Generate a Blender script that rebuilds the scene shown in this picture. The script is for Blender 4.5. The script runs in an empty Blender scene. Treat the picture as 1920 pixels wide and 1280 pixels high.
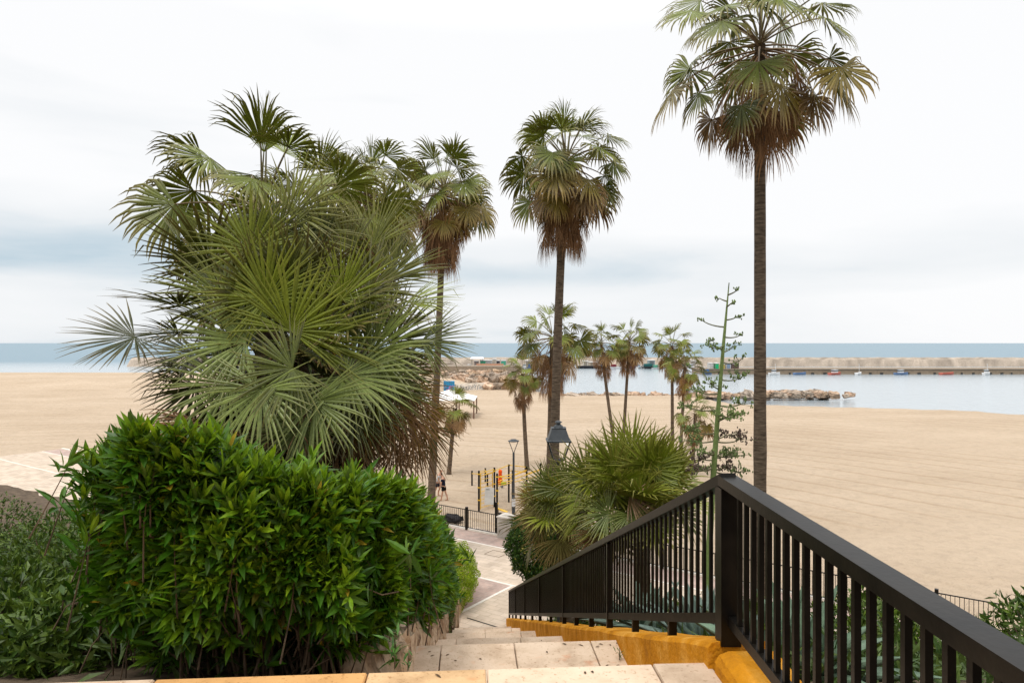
import bpy, math, random
import numpy as np
from mathutils import Vector, Matrix

sc = bpy.context.scene
col = sc.collection
PI = math.pi
F, CX, CY = 1244.0, 960.0, 643.0       # focal length and principal point, in photo pixels
H = 9.95                               # eye height above the promenade (z = 0)

# ---------------------------------------------------------------- camera
cam = bpy.data.cameras.new('camera')
co = bpy.data.objects.new('camera', cam); col.objects.link(co)
co.location = (0, 0, H); co.rotation_euler = (math.radians(90), 0, 0)
cam.sensor_fit = 'HORIZONTAL'; cam.sensor_width = 36.0; cam.lens = F * 36 / 1920
cam.shift_y = 3 / 1920.0
cam.clip_start = 0.05; cam.clip_end = 90000
sc.camera = co

# ---------------------------------------------------------------- light
SUN_EL, SUN_AZ = 66, 215                # degrees; azimuth from +Y clockwise (behind the camera, a little left)
world = bpy.data.worlds.new('World'); sc.world = world; world.use_nodes = True
nt = world.node_tree; nt.nodes.clear()
N = nt.nodes.new; LK = nt.links.new
out = N('ShaderNodeOutputWorld'); bg = N('ShaderNodeBackground'); bg.inputs['Strength'].default_value = 0.1
sky = N('ShaderNodeTexSky'); sky.sky_type = 'NISHITA'; sky.sun_disc = False
sky.sun_elevation = math.radians(SUN_EL); sky.sun_rotation = math.radians(SUN_AZ); sky.dust_density = 3.0
tc = N('ShaderNodeTexCoord')
mp = N('ShaderNodeMapping'); mp.inputs['Scale'].default_value = (1.3, 1.3, 6.5); mp.inputs['Location'].default_value = (3.1, 0.4, 0.35)
LK(tc.outputs['Generated'], mp.inputs['Vector'])
nz = N('ShaderNodeTexNoise'); nz.inputs['Scale'].default_value = 1.7; nz.inputs['Detail'].default_value = 7; nz.inputs['Roughness'].default_value = 0.52
nz.inputs['Distortion'].default_value = 0.35
LK(mp.outputs['Vector'], nz.inputs['Vector'])
sp = N('ShaderNodeSeparateXYZ'); LK(tc.outputs['Generated'], sp.inputs['Vector'])
band = N('ShaderNodeValToRGB')           # how thick the cloud sheet is against the height over the horizon
e = band.color_ramp.elements
e[0].position = 0.0; e[0].color = (.30, .30, .30, 1)
e[1].position = 1.0; e[1].color = (.9, .9, .9, 1)
for p_, v_ in ((.03, .46), (.062, .52), (.10, .15), (.135, .27), (.20, .84), (.40, .86)):
    q = band.color_ramp.elements.new(p_); q.color = (v_, v_, v_, 1)
LK(sp.outputs['Z'], band.inputs['Fac'])
ad = N('ShaderNodeMath'); ad.operation = 'ADD'; LK(band.outputs['Color'], ad.inputs[0])
nm = N('ShaderNodeMath'); nm.operation = 'MULTIPLY_ADD'; nm.inputs[1].default_value = 1.3; nm.inputs[2].default_value = -0.52
LK(nz.outputs['Fac'], nm.inputs[0]); LK(nm.outputs[0], ad.inputs[1])
sx = N('ShaderNodeMath'); sx.operation = 'MULTIPLY_ADD'; sx.inputs[1].default_value = 0.35; sx.use_clamp = True   # brighter towards the right
LK(sp.outputs['X'], sx.inputs[0]); LK(ad.outputs[0], sx.inputs[2])
cr = N('ShaderNodeValToRGB')
cr.color_ramp.elements[0].position = 0.0; cr.color_ramp.elements[0].color = (5.9, 7.2, 8.1, 1)
cr.color_ramp.elements[1].position = 0.85; cr.color_ramp.elements[1].color = (10.6, 10.65, 10.75, 1)
q = cr.color_ramp.elements.new(.42); q.color = (9.35, 9.65, 9.9, 1)
LK(sx.outputs[0], cr.inputs['Fac'])
hi = N('ShaderNodeMapRange'); hi.inputs['From Min'].default_value = .42; hi.inputs['From Max'].default_value = 1.0
hi.inputs['To Min'].default_value = 1.0; hi.inputs['To Max'].default_value = 2.3
LK(sp.outputs['Z'], hi.inputs['Value'])
vm = N('ShaderNodeVectorMath'); vm.operation = 'SCALE'; LK(cr.outputs['Color'], vm.inputs[0]); LK(hi.outputs['Result'], vm.inputs['Scale'])
mx = N('ShaderNodeMix'); mx.data_type = 'RGBA'; mx.inputs['Factor'].default_value = 0.96
LK(sky.outputs['Color'], mx.inputs['A']); LK(vm.outputs['Vector'], mx.inputs['B'])
LK(mx.outputs['Result'], bg.inputs['Color']); LK(bg.outputs['Background'], out.inputs['Surface'])

sl = bpy.data.lights.new('sun', 'SUN'); sl.energy = 1.5; sl.angle = math.radians(14); sl.color = (1, .945, .86)
so = bpy.data.objects.new('sun', sl); col.objects.link(so)
el, az = math.radians(SUN_EL), math.radians(SUN_AZ)
sdir = Vector((math.sin(az) * math.cos(el), math.cos(az) * math.cos(el), math.sin(el)))
so.rotation_euler = sdir.to_track_quat('Z', 'Y').to_euler(); so.location = (0, -20, 40)

sc.view_settings.view_transform = 'Standard'; sc.view_settings.look = 'None'
sc.view_settings.gamma = 1; sc.view_settings.exposure = -0.07
try:
    sc.cycles.use_denoising = True
    sc.cycles.max_bounces = 8; sc.cycles.transparent_max_bounces = 8
except Exception:
    pass

# ---------------------------------------------------------------- helpers
def W(px, py, d):
    return np.array(((px - CX) * d / F, d, H - (py - CY) * d / F))

def unit(v):
    v = np.asarray(v, float)
    n = np.linalg.norm(v, axis=-1, keepdims=True)
    return v / np.maximum(n, 1e-9)

ZUP = np.array((0, 0, 1.0))

class MB:
    """collects faces; build() links them as ONE mesh object"""
    def __init__(s):
        s.v, s.q, s.t, s.c, s.n = [], [], [], [], 0
        s.ng = []
    def add(s, v, quads=None, tris=None, c=(1, 1, 1)):
        v = np.asarray(v, float).reshape(-1, 3)
        c = np.asarray(c, float)
        if c.ndim == 1: c = np.tile(c[:3], (len(v), 1))
        s.v.append(v); s.c.append(c)
        if quads is not None and len(quads): s.q.append(np.asarray(quads, int).reshape(-1, 4) + s.n)
        if tris is not None and len(tris): s.t.append(np.asarray(tris, int).reshape(-1, 3) + s.n)
        s.n += len(v)
        return s
    def ngon(s, idx, base):
        s.ng.append([i + base for i in idx])
    def build(s, name, mat=None, parent=None, smooth=False):
        v = np.concatenate(s.v); c = np.concatenate(s.c)
        q = np.concatenate(s.q) if s.q else np.zeros((0, 4), int)
        t = np.concatenate(s.t) if s.t else np.zeros((0, 3), int)
        m = bpy.data.meshes.new(name)
        loops = np.concatenate([q.ravel(), t.ravel()] + [np.array(g) for g in s.ng]).astype(np.int32)
        starts = list(np.arange(len(q)) * 4) + list(len(q) * 4 + np.arange(len(t)) * 3)
        k = len(q) * 4 + len(t) * 3
        for g in s.ng:
            starts.append(k); k += len(g)
        m.vertices.add(len(v)); m.vertices.foreach_set('co', v.astype(np.float32).ravel())
        m.loops.add(len(loops)); m.loops.foreach_set('vertex_index', loops)
        m.polygons.add(len(starts)); m.polygons.foreach_set('loop_start', np.array(starts, np.int32))
        m.update(calc_edges=True); m.validate()
        m.polygons.foreach_set('use_smooth', np.full(len(m.polygons), bool(smooth)))
        at = m.color_attributes.new('tint', 'FLOAT_COLOR', 'POINT')
        at.data.foreach_set('color', np.concatenate([c, np.ones((len(c), 1))], 1).astype(np.float32).ravel())
        o = bpy.data.objects.new(name, m); col.objects.link(o)
        if mat: m.materials.append(mat)
        if parent is not None:
            o.parent = parent
            o.matrix_parent_inverse = Matrix.Translation(-parent.location)
        return o

BOXQ = [(0, 1, 3, 2), (4, 6, 7, 5), (0, 4, 5, 1), (2, 3, 7, 6), (0, 2, 6, 4), (1, 5, 7, 3)]
def box(mb, c, size, rz=0, c_=(1, 1, 1), R=None):
    sx_, sy_, sz_ = [a / 2 for a in size]
    p = np.array([(x, y, z) for x in (-sx_, sx_) for y in (-sy_, sy_) for z in (-sz_, sz_)])
    if R is not None: p = p @ np.asarray(R).T
    elif rz:
        a = np.array(((math.cos(rz), -math.sin(rz), 0), (math.sin(rz), math.cos(rz), 0), (0, 0, 1)))
        p = p @ a.T
    mb.add(p + np.asarray(c), BOXQ, c=c_)
    return mb

def bar(mb, a, b, w, h, c_=(1, 1, 1), up=ZUP):
    """a square bar from a to b, w wide, h high"""
    a, b = np.asarray(a, float), np.asarray(b, float)
    d = b - a; L = np.linalg.norm(d); d = d / L
    s = np.cross(d, up)
    if np.linalg.norm(s) < 1e-4: s = np.cross(d, (0, 1, 0))
    s = unit(s); u = np.cross(s, d)
    R = np.stack([s, d, u], 1)
    return box(mb, (a + b) / 2, (w, L, h), R=R, c_=c_)

def tube(mb, pts, rad, n=8, c_=(1, 1, 1), cap=True):
    pts = np.asarray(pts, float); k = len(pts)
    rad = np.full(k, rad) if np.isscalar(rad) else np.asarray(rad, float)
    T = unit(np.gradient(pts, axis=0))
    ref = np.array((1.0, 0, 0)) if abs(T[0][0]) < .8 else np.array((0, 1.0, 0))
    s = unit(np.cross(T, ref)); u = np.cross(s, T)
    a = np.linspace(0, 2 * PI, n, endpoint=False)
    ring = pts[:, None] + rad[:, None, None] * (np.cos(a)[None, :, None] * s[:, None] + np.sin(a)[None, :, None] * u[:, None])
    i = np.arange(k - 1)[:, None] * n; j = np.arange(n)[None]
    q = np.stack([i + j, i + (j + 1) % n, i + n + (j + 1) % n, i + n + j], -1).reshape(-1, 4)
    b = mb.n
    cc = np.asarray(c_, float)
    if cc.ndim == 2: cc = np.repeat(cc, n, 0)
    mb.add(ring.reshape(-1, 3), q, c=cc)
    if cap:
        mb.ngon(list(range(n)), b); mb.ngon([(k - 1) * n + x for x in range(n)][::-1], b)
    return mb

def lathe(mb, c, prof, n=16, c_=(1, 1, 1), sq=False):
    """profile of (radius, z) round a vertical axis; sq gives a four-sided body"""
    if sq: n = 4
    a = np.linspace(0, 2 * PI, n, endpoint=False) + (PI / 4 if sq else 0)
    k = len(prof); b = mb.n
    pr = np.array(prof, float)
    f = math.sqrt(2) if sq else 1
    v = np.stack([pr[:, 0][:, None] * np.cos(a) * f, pr[:, 0][:, None] * np.sin(a) * f, np.repeat(pr[:, 1][:, None], n, 1)], -1)
    i = np.arange(k - 1)[:, None] * n; j = np.arange(n)[None]
    q = np.stack([i + j, i + (j + 1) % n, i + n + (j + 1) % n, i + n + j], -1).reshape(-1, 4)
    mb.add(v.reshape(-1, 3) + np.asarray(c), q, c=c_)
    mb.ngon(list(range(n))[::-1], b); mb.ngon([(k - 1) * n + x for x in range(n)], b)
    return mb

def prism(mb, loop, z0, z1, c_=(1, 1, 1)):
    """an outline (x, y) raised from z0 to z1"""
    n = len(loop); b = mb.n
    v = [(x, y, z0) for x, y in loop] + [(x, y, z1) for x, y in loop]
    q = [(i, (i + 1) % n, n + (i + 1) % n, n + i) for i in range(n)]
    mb.add(v, q, c=c_); mb.ngon(list(range(n))[::-1], b); mb.ngon([n + i for i in range(n)], b)
    return mb

def thing(name, label, cat, loc=(0, 0, 0), group=None):
    o = bpy.data.objects.new(name, None); col.objects.link(o)
    o.location = Vector([float(x) for x in loc]); o.empty_display_size = .2
    o['label'] = label; o['category'] = cat
    if group: o['group'] = group
    return o

def tag(o, label=None, cat=None, group=None, kind=None):
    if label: o['label'] = label
    if cat: o['category'] = cat
    if group: o['group'] = group
    if kind: o['kind'] = kind
    return o

# ---------------------------------------------------------------- materials
def mat(name, rough=.7, spec=.3, metal=0.0):
    m = bpy.data.materials.new(name); m.use_nodes = True
    b = m.node_tree.nodes['Principled BSDF']
    b.inputs['Roughness'].default_value = rough; b.inputs['Specular IOR Level'].default_value = spec
    b.inputs['Metallic'].default_value = metal
    return m, m.node_tree, b

def noise_mat(name, c1, c2, scale=5, rough=.7, spec=.3, detail=6, bump=0.0, bscale=None, metal=0, stretch=(1, 1, 1), lo=.35, hi=.65, c3=None, tint=False, bdist=.01):
    m, t, b = mat(name, rough, spec, metal)
    n = t.nodes.new; l = t.links.new
    g = n('ShaderNodeNewGeometry')
    mp_ = n('ShaderNodeMapping'); mp_.inputs['Scale'].default_value = stretch; l(g.outputs['Position'], mp_.inputs['Vector'])
    z = n('ShaderNodeTexNoise'); z.inputs['Scale'].default_value = scale; z.inputs['Detail'].default_value = detail; z.inputs['Roughness'].default_value = .62
    l(mp_.outputs['Vector'], z.inputs['Vector'])
    r = n('ShaderNodeValToRGB'); r.color_ramp.elements[0].position = lo; r.color_ramp.elements[1].position = hi
    r.color_ramp.elements[0].color = (*c1, 1); r.color_ramp.elements[1].color = (*c2, 1)
    if c3:
        e_ = r.color_ramp.elements.new((lo + hi) / 2); e_.color = (*c3, 1)
    l(z.outputs['Fac'], r.inputs['Fac'])
    src = r.outputs['Color']
    if tint:
        a = n('ShaderNodeAttribute'); a.attribute_name = 'tint'
        mu = n('ShaderNodeMix'); mu.data_type = 'RGBA'; mu.blend_type = 'MULTIPLY'; mu.inputs['Factor'].default_value = 1
        l(src, mu.inputs['A']); l(a.outputs['Color'], mu.inputs['B']); src = mu.outputs['Result']
    l(src, b.inputs['Base Color'])
    if bump:
        z2 = n('ShaderNodeTexNoise'); z2.inputs['Scale'].default_value = bscale or scale * 6; z2.inputs['Detail'].default_value = 5
        l(mp_.outputs['Vector'], z2.inputs['Vector'])
        bp = n('ShaderNodeBump'); bp.inputs['Strength'].default_value = bump; bp.inputs['Distance'].default_value = bdist
        l(z2.outputs['Fac'], bp.inputs['Height']); l(bp.outputs['Normal'], b.inputs['Normal'])
    return m

def leaf_mat(name, rough=.45, spec=.4, trans=.25):
    m, t, b = mat(name, rough, spec)
    n = t.nodes.new; l = t.links.new
    a = n('ShaderNodeAttribute'); a.attribute_name = 'tint'
    g = n('ShaderNodeNewGeometry')
    z = n('ShaderNodeTexNoise'); z.inputs['Scale'].default_value = 30; l(g.outputs['Position'], z.inputs['Vector'])
    mr = n('ShaderNodeMapRange'); mr.inputs['From Min'].default_value = .3; mr.inputs['From Max'].default_value = .7
    mr.inputs['To Min'].default_value = .8; mr.inputs['To Max'].default_value = 1.18
    l(z.outputs['Fac'], mr.inputs['Value'])
    vm_ = n('ShaderNodeVectorMath'); vm_.operation = 'SCALE'; l(a.outputs['Color'], vm_.inputs[0]); l(mr.outputs['Result'], vm_.inputs['Scale'])
    l(vm_.outputs['Vector'], b.inputs['Base Color'])
    if trans:
        tr = n('ShaderNodeBsdfTranslucent'); l(vm_.outputs['Vector'], tr.inputs['Color'])
        ms = n('ShaderNodeMixShader'); ms.inputs['Fac'].default_value = trans
        l(b.outputs['BSDF'], ms.inputs[1]); l(tr.outputs['BSDF'], ms.inputs[2])
        l(ms.outputs['Shader'], t.nodes['Material Output'].inputs['Surface'])
    return m

M_leaf = leaf_mat('foliage', .42, .32, .22)
M_palm = leaf_mat('palm_leaf', .42, .36, .12)
M_dead = leaf_mat('dry_palm_leaf', .8, .15, .15)
M_trunk = noise_mat('palm_bark', (.06, .043, .030), (.185, .14, .10), 3.5, .9, .1, stretch=(1, 1, 5.0), bump=.7, bscale=7, bdist=.03)
M_stem = noise_mat('twig_bark', (.05, .035, .022), (.16, .11, .07), 9, .85, .15)
M_black = noise_mat('black_painted_iron', (.004, .0035, .003), (.010, .008, .006), 6, .34, .16, bump=.06, bscale=40)
M_dark = noise_mat('dark_grey_paint', (.03, .036, .042), (.05, .058, .066), 5, .42, .45, bump=.04)
t_ = M_black.node_tree; b_ = t_.nodes['Principled BSDF']; src_ = b_.inputs['Base Color'].links[0].from_socket
g_ = t_.nodes.new('ShaderNodeNewGeometry'); z_ = t_.nodes.new('ShaderNodeTexNoise'); z_.inputs['Scale'].default_value = 4.5; z_.inputs['Detail'].default_value = 9; z_.inputs['Roughness'].default_value = .7
t_.links.new(g_.outputs['Position'], z_.inputs['Vector']); r_ = t_.nodes.new('ShaderNodeMapRange'); r_.inputs['From Min'].default_value = .67; r_.inputs['From Max'].default_value = .75
t_.links.new(z_.outputs['Fac'], r_.inputs['Value']); x_ = t_.nodes.new('ShaderNodeMix'); x_.data_type = 'RGBA'; x_.inputs['B'].default_value = (.07, .025, .009, 1)
t_.links.new(r_.outputs['Result'], x_.inputs['Factor']); t_.links.new(src_, x_.inputs['A']); t_.links.new(x_.outputs['Result'], b_.inputs['Base Color'])
M_yellow = noise_mat('yellow_paint', (.72, .42, .02), (.82, .52, .05), 5, .45, .4)
M_orangekerb = noise_mat('ochre_render', (.31, .12, .010), (.72, .38, .075), 3.6, .92, .1, bump=.9, bscale=34, c3=(.55, .225, .010), lo=.26, hi=.72, detail=11, bdist=.015)  # palest patches carry the sunlit tone of the kerb top in the colour
M_stone = noise_mat('rough_limestone', (.13, .08, .05), (.58, .45, .32), 8, .9, .15, bump=1.0, bscale=16, bdist=.05, c3=(.44, .31, .20), stretch=(1, 1, .4), lo=.33, hi=.6)
M_rock = noise_mat('shore_rock', (.20, .16, .125), (.60, .49, .39), .9, .9, .15, bump=.8, bscale=5, bdist=.1, tint=True)
M_concrete = noise_mat('concrete', (.36, .33, .29), (.50, .46, .41), 1.5, .85, .2, bump=.2, tint=True)
M_earth = noise_mat('earth', (.055, .04, .028), (.15, .11, .075), 3, .95, .1, bump=.6, bscale=14, bdist=.03)
M_white = noise_mat('white_paint', (.70, .70, .69), (.82, .82, .81), 3, .5, .4, tint=True)
M_paint = noise_mat('coloured_paint', (.82, .82, .82), (1, 1, 1), 2, .5, .4, tint=True)
M_matte = noise_mat('matte_cloth', (.82, .82, .82), (1, 1, 1), 8, .9, .1, tint=True)
M_skin = noise_mat('skin', (.42, .23, .15), (.50, .28, .19), 6, .55, .3)
M_green = leaf_mat('green_stalk', .5, .35, .0)
M_glass, _t, _b = mat('lantern_glass', .05, .5)
_b.inputs['Transmission Weight'].default_value = 1.0; _b.inputs['IOR'].default_value = 1.02; _b.inputs['Base Color'].default_value = (.93, .95, .95, 1)

def paving_mat(name, c1, c2, mortar, bw, bh, rot, off=.5, msize=.012, nscale=1.2, rough=.72, amt=.35):
    m, t, b = mat(name, rough, .3)
    n = t.nodes.new; l = t.links.new
    g = n('ShaderNodeNewGeometry'); mp_ = n('ShaderNodeMapping'); mp_.inputs['Rotation'].default_value = (0, 0, rot)
    l(g.outputs['Position'], mp_.inputs['Vector'])
    br = n('ShaderNodeTexBrick'); br.inputs['Scale'].default_value = 1; br.inputs['Brick Width'].default_value = bw; br.inputs['Row Height'].default_value = bh
    br.inputs['Mortar Size'].default_value = msize; br.offset = off; br.inputs['Bias'].default_value = 0
    br.inputs['Color1'].default_value = (*c1, 1); br.inputs['Color2'].default_value = (*c2, 1); br.inputs['Mortar'].default_value = (*mortar, 1)
    l(mp_.outputs['Vector'], br.inputs['Vector'])
    z = n('ShaderNodeTexNoise'); z.inputs['Scale'].default_value = nscale; z.inputs['Detail'].default_value = 8; z.inputs['Roughness'].default_value = .65
    l(g.outputs['Position'], z.inputs['Vector'])
    mr = n('ShaderNodeMapRange'); mr.inputs['From Min'].default_value = .3; mr.inputs['From Max'].default_value = .7
    mr.inputs['To Min'].default_value = 1 - amt; mr.inputs['To Max'].default_value = 1 + amt * .5
    l(z.outputs['Fac'], mr.inputs['Value'])
    vm_ = n('ShaderNodeVectorMath'); vm_.operation = 'SCALE'; l(br.outputs['Color'], vm_.inputs[0]); l(mr.outputs['Result'], vm_.inputs['Scale'])
    l(vm_.outputs['Vector'], b.inputs['Base Color'])
    bp = n('ShaderNodeBump'); bp.inputs['Strength'].default_value = .3; bp.inputs['Distance'].default_value = .01
    l(z.outputs['Fac'], bp.inputs['Height']); l(bp.outputs['Normal'], b.inputs['Normal'])
    return m

PR = math.atan2(-.56, .83)      # direction of the promenade
M_pave = paving_mat('cream_paving', (.60, .49, .385), (.50, .40, .305), (.40, .32, .24), .62, .31, -PR, nscale=.9, amt=.25)
M_red = paving_mat('reddish_paving', (.47, .325, .27), (.38, .28, .24), (.46, .37, .31), .30, .15, -PR, nscale=1.0, amt=.35)
M_pale = noise_mat('white_stone_line', (.66, .60, .52), (.78, .73, .66), 4, .75, .25)

def travertine():
    m, t, b = mat('pink_travertine', .78, .25)
    n = t.nodes.new; l = t.links.new
    g = n('ShaderNodeNewGeometry'); a = n('ShaderNodeAttribute'); a.attribute_name = 'tint'
    def ns(s, det, r=.6):
        z = n('ShaderNodeTexNoise'); z.inputs['Scale'].default_value = s; z.inputs['Detail'].default_value = det; z.inputs['Roughness'].default_value = r
        l(g.outputs['Position'], z.inputs['Vector']); return z
    z1 = ns(2.6, 9, .68)
    r = n('ShaderNodeValToRGB'); r.color_ramp.elements[0].position = .3; r.color_ramp.elements[1].position = .72
    r.color_ramp.elements[0].color = (.42, .30, .20, 1); r.color_ramp.elements[1].color = (.70, .55, .415, 1)
    q = r.color_ramp.elements.new(.5); q.color = (.61, .465, .335, 1)
    l(z1.outputs['Fac'], r.inputs['Fac'])
    z2 = ns(38, 4, .6)          # pits
    r2 = n('ShaderNodeValToRGB'); r2.color_ramp.elements[0].position = .30; r2.color_ramp.elements[1].position = .42
    r2.color_ramp.elements[0].color = (.66, .58, .50, 1); r2.color_ramp.elements[1].color = (1, 1, 1, 1)
    l(z2.outputs['Fac'], r2.inputs['Fac'])
    z3 = ns(5.5, 3, .5)         # pinkish wear
    r3 = n('ShaderNodeValToRGB'); r3.color_ramp.elements[0].position = .63; r3.color_ramp.elements[1].position = .74
    r3.color_ramp.elements[0].color = (1, 1, 1, 1); r3.color_ramp.elements[1].color = (1, .78, .68, 1)
    l(z3.outputs['Fac'], r3.inputs['Fac'])
    src = r.outputs['Color']
    for o_ in (r2.outputs['Color'], r3.outputs['Color'], a.outputs['Color']):
        mu = n('ShaderNodeMix'); mu.data_type = 'RGBA'; mu.blend_type = 'MULTIPLY'; mu.inputs['Factor'].default_value = 1
        l(src, mu.inputs['A']); l(o_, mu.inputs['B']); src = mu.outputs['Result']
    l(src, b.inputs['Base Color'])
    bp = n('ShaderNodeBump'); bp.inputs['Strength'].default_value = .35; bp.inputs['Distance'].default_value = .006
    l(z2.outputs['Fac'], bp.inputs['Height']); l(bp.outputs['Normal'], b.inputs['Normal'])
    return m
M_trav = travertine()

def sand_mat():
    m, t, b = mat('beach_sand', .95, .1)
    n = t.nodes.new; l = t.links.new
    g = n('ShaderNodeNewGeometry')
    def ns(s, det, st=(1, 1, 1), r=.6, dist=0):
        mp_ = n('ShaderNodeMapping'); mp_.inputs['Scale'].default_value = st; l(g.outputs['Position'], mp_.inputs['Vector'])
        z = n('ShaderNodeTexNoise'); z.inputs['Scale'].default_value = s; z.inputs['Detail'].default_value = det; z.inputs['Roughness'].default_value = r
        z.inputs['Distortion'].default_value = dist
        l(mp_.outputs['Vector'], z.inputs['Vector']); return z
    z1 = ns(.10, 7, (.5, 1, 1))
    r = n('ShaderNodeValToRGB'); r.color_ramp.elements[0].position = .3; r.color_ramp.elements[1].position = .7
    r.color_ramp.elements[0].color = (.475, .365, .258, 1); r.color_ramp.elements[1].color = (.585, .465, .345, 1)
    l(z1.outputs['Fac'], r.inputs['Fac'])
    wv = n('ShaderNodeTexWave'); wv.wave_type = 'RINGS'; wv.rings_direction = 'Z'; wv.inputs['Scale'].default_value = .11; wv.inputs['Distortion'].default_value = 9
    wv.inputs['Detail'].default_value = 3; wv.inputs['Detail Scale'].default_value = .18
    mp2 = n('ShaderNodeMapping'); mp2.inputs['Location'].default_value = (34, 6, 0); l(g.outputs['Position'], mp2.inputs['Vector']); l(mp2.outputs['Vector'], wv.inputs['Vector'])
    rw = n('ShaderNodeValToRGB'); rw.color_ramp.elements[0].position = .0; rw.color_ramp.elements[1].position = .10
    rw.color_ramp.elements[0].color = (.88, .85, .81, 1); rw.color_ramp.elements[1].color = (1, 1, 1, 1)
    l(wv.outputs['Fac'], rw.inputs['Fac'])
    mu = n('ShaderNodeMix'); mu.data_type = 'RGBA'; mu.blend_type = 'MULTIPLY'; zm = ns(.05, 3, (1, 1, 1)); rm = n('ShaderNodeMapRange'); rm.inputs['From Min'].default_value = .40; rm.inputs['From Max'].default_value = .50
    l(zm.outputs['Fac'], rm.inputs['Value']); l(rm.outputs['Result'], mu.inputs['Factor'])
    l(r.outputs['Color'], mu.inputs['A']); l(rw.outputs['Color'], mu.inputs['B']); zf = ns(1.7, 4, (1, 1, 1), .6); rf = n('ShaderNodeMapRange'); rf.inputs['From Min'].default_value = .36; rf.inputs['From Max'].default_value = .52; rf.inputs['To Min'].default_value = .91
    l(zf.outputs['Fac'], rf.inputs['Value']); vs_ = n('ShaderNodeVectorMath'); vs_.operation = 'SCALE'; l(mu.outputs['Result'], vs_.inputs[0]); l(rf.outputs['Result'], vs_.inputs['Scale'])
    l(vs_.outputs['Vector'], b.inputs['Base Color'])
    z2 = ns(1.1, 6, (1, 1, 1), .68); z3 = ns(.35, 3, (.35, 1, 1), .5, .6)
    ad_ = n('ShaderNodeMath'); ad_.operation = 'ADD'; l(z2.outputs['Fac'], ad_.inputs[0]); l(z3.outputs['Fac'], ad_.inputs[1])
    bp = n('ShaderNodeBump'); bp.inputs['Strength'].default_value = 1.0; bp.inputs['Distance'].default_value = .6
    l(ad_.outputs[0], bp.inputs['Height']); l(bp.outputs['Normal'], b.inputs['Normal'])
    return m
M_sand = sand_mat()

def water_mat():
    m, t, b = mat('sea_water', .12, .5)
    n = t.nodes.new; l = t.links.new
    g = n('ShaderNodeNewGeometry')
    sp_ = n('ShaderNodeSeparateXYZ'); l(g.outputs['Position'], sp_.inputs['Vector'])
    mr = n('ShaderNodeMapRange'); mr.inputs['From Min'].default_value = 300; mr.inputs['From Max'].default_value = 420   # sheltered harbour water, open sea beyond the breakwater
    l(sp_.outputs['Y'], mr.inputs['Value'])
    mc = n('ShaderNodeMix'); mc.data_type = 'RGBA'; mc.inputs['A'].default_value = (.32, .37, .40, 1); mc.inputs['B'].default_value = (.13, .215, .27, 1)
    l(mr.outputs['Result'], mc.inputs['Factor']); l(mc.outputs['Result'], b.inputs['Base Color'])
    rr = n('ShaderNodeMapRange'); rr.inputs['To Min'].default_value = .16; rr.inputs['To Max'].default_value = .42
    l(mr.outputs['Result'], rr.inputs['Value']); l(rr.outputs['Result'], b.inputs['Roughness'])
    mp_ = n('ShaderNodeMapping'); mp_.inputs['Scale'].default_value = (.35, 1, 1); l(g.outputs['Position'], mp_.inputs['Vector'])
    z = n('ShaderNodeTexNoise'); z.inputs['Scale'].default_value = .5; z.inputs['Detail'].default_value = 6; z.inputs['Roughness'].default_value = .6
    l(mp_.outputs['Vector'], z.inputs['Vector'])
    bp = n('ShaderNodeBump'); bp.inputs['Strength'].default_value = .5; bp.inputs['Distance'].default_value = .25
    l(z.outputs['Fac'], bp.inputs['Height']); l(bp.outputs['Normal'], b.inputs['Normal'])
    return m
M_sea = water_mat()

# ---------------------------------------------------------------- ground, beach, sea
UX = -.064                                     # the stairs drift left as they go down
def rail_x(d): return 1.18 + UX * (d - 3.66)
def kerb_in(d): return rail_x(d) - .10
def stair_l(d): return kerb_in(d) - 1.78
def nose_z(d): return H - 1.776 - .412 * (d - 3.70)     # line through the nosings
def kerb_z(d): return H - 1.64 - .4075 * (d - 3.66)
RNG = np.random.default_rng(7)

def smooth(t):
    t = np.clip(t, 0, 1); return t * t * (3 - 2 * t)

def toe(x):
    return np.where(x < -1.0, 23.6 + 3.5 * smooth((-1.95 - x) / .7) + np.clip(-2.2 - x, 0, 40) * .6, 23.6 - np.clip(x, 0, 18) * .60)

def bank_z(x, y):
    t = np.clip((y - 4.2) / (toe(x) - 4.2), 0, 1.06)
    return (H - 2.15) * (1 - t) - .08

xs = np.concatenate([np.arange(-40, -6, 2.0), np.arange(-6, 7, .35), np.arange(7, 44, 2.0)])
ys = np.concatenate([np.arange(-6, 3, 1.5), np.arange(3, 32, .5), np.arange(32, 62, 2.0)])
X, Y = np.meshgrid(xs, ys, indexing='ij')
Z = bank_z(X, Y) + RNG.normal(0, .035, X.shape)
Z = np.where(Y > toe(X) + .2, -.35, Z)
ins = (X > stair_l(Y) - .25) & (X < kerb_in(Y) + .25) & (Y > 3) & (Y < 24)
Z = np.where(ins, np.minimum(Z, nose_z(np.maximum(Y, 3.7)) - .9), Z)
Z = np.where(Y < 4.2, H - 2.15, Z)
def grid(mb, X, Y, Z):
    a, b = X.shape
    i = np.arange(a - 1)[:, None] * b; j = np.arange(b - 1)[None]
    q = np.stack([i + j, i + b + j, i + b + j + 1, i + j + 1], -1).reshape(-1, 4)
    return mb.add(np.stack([X, Y, Z], -1).reshape(-1, 3), q)
tag(grid(MB(), X, Y, Z).build('planted_bank_ground', M_earth, smooth=True), kind='structure')

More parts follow.
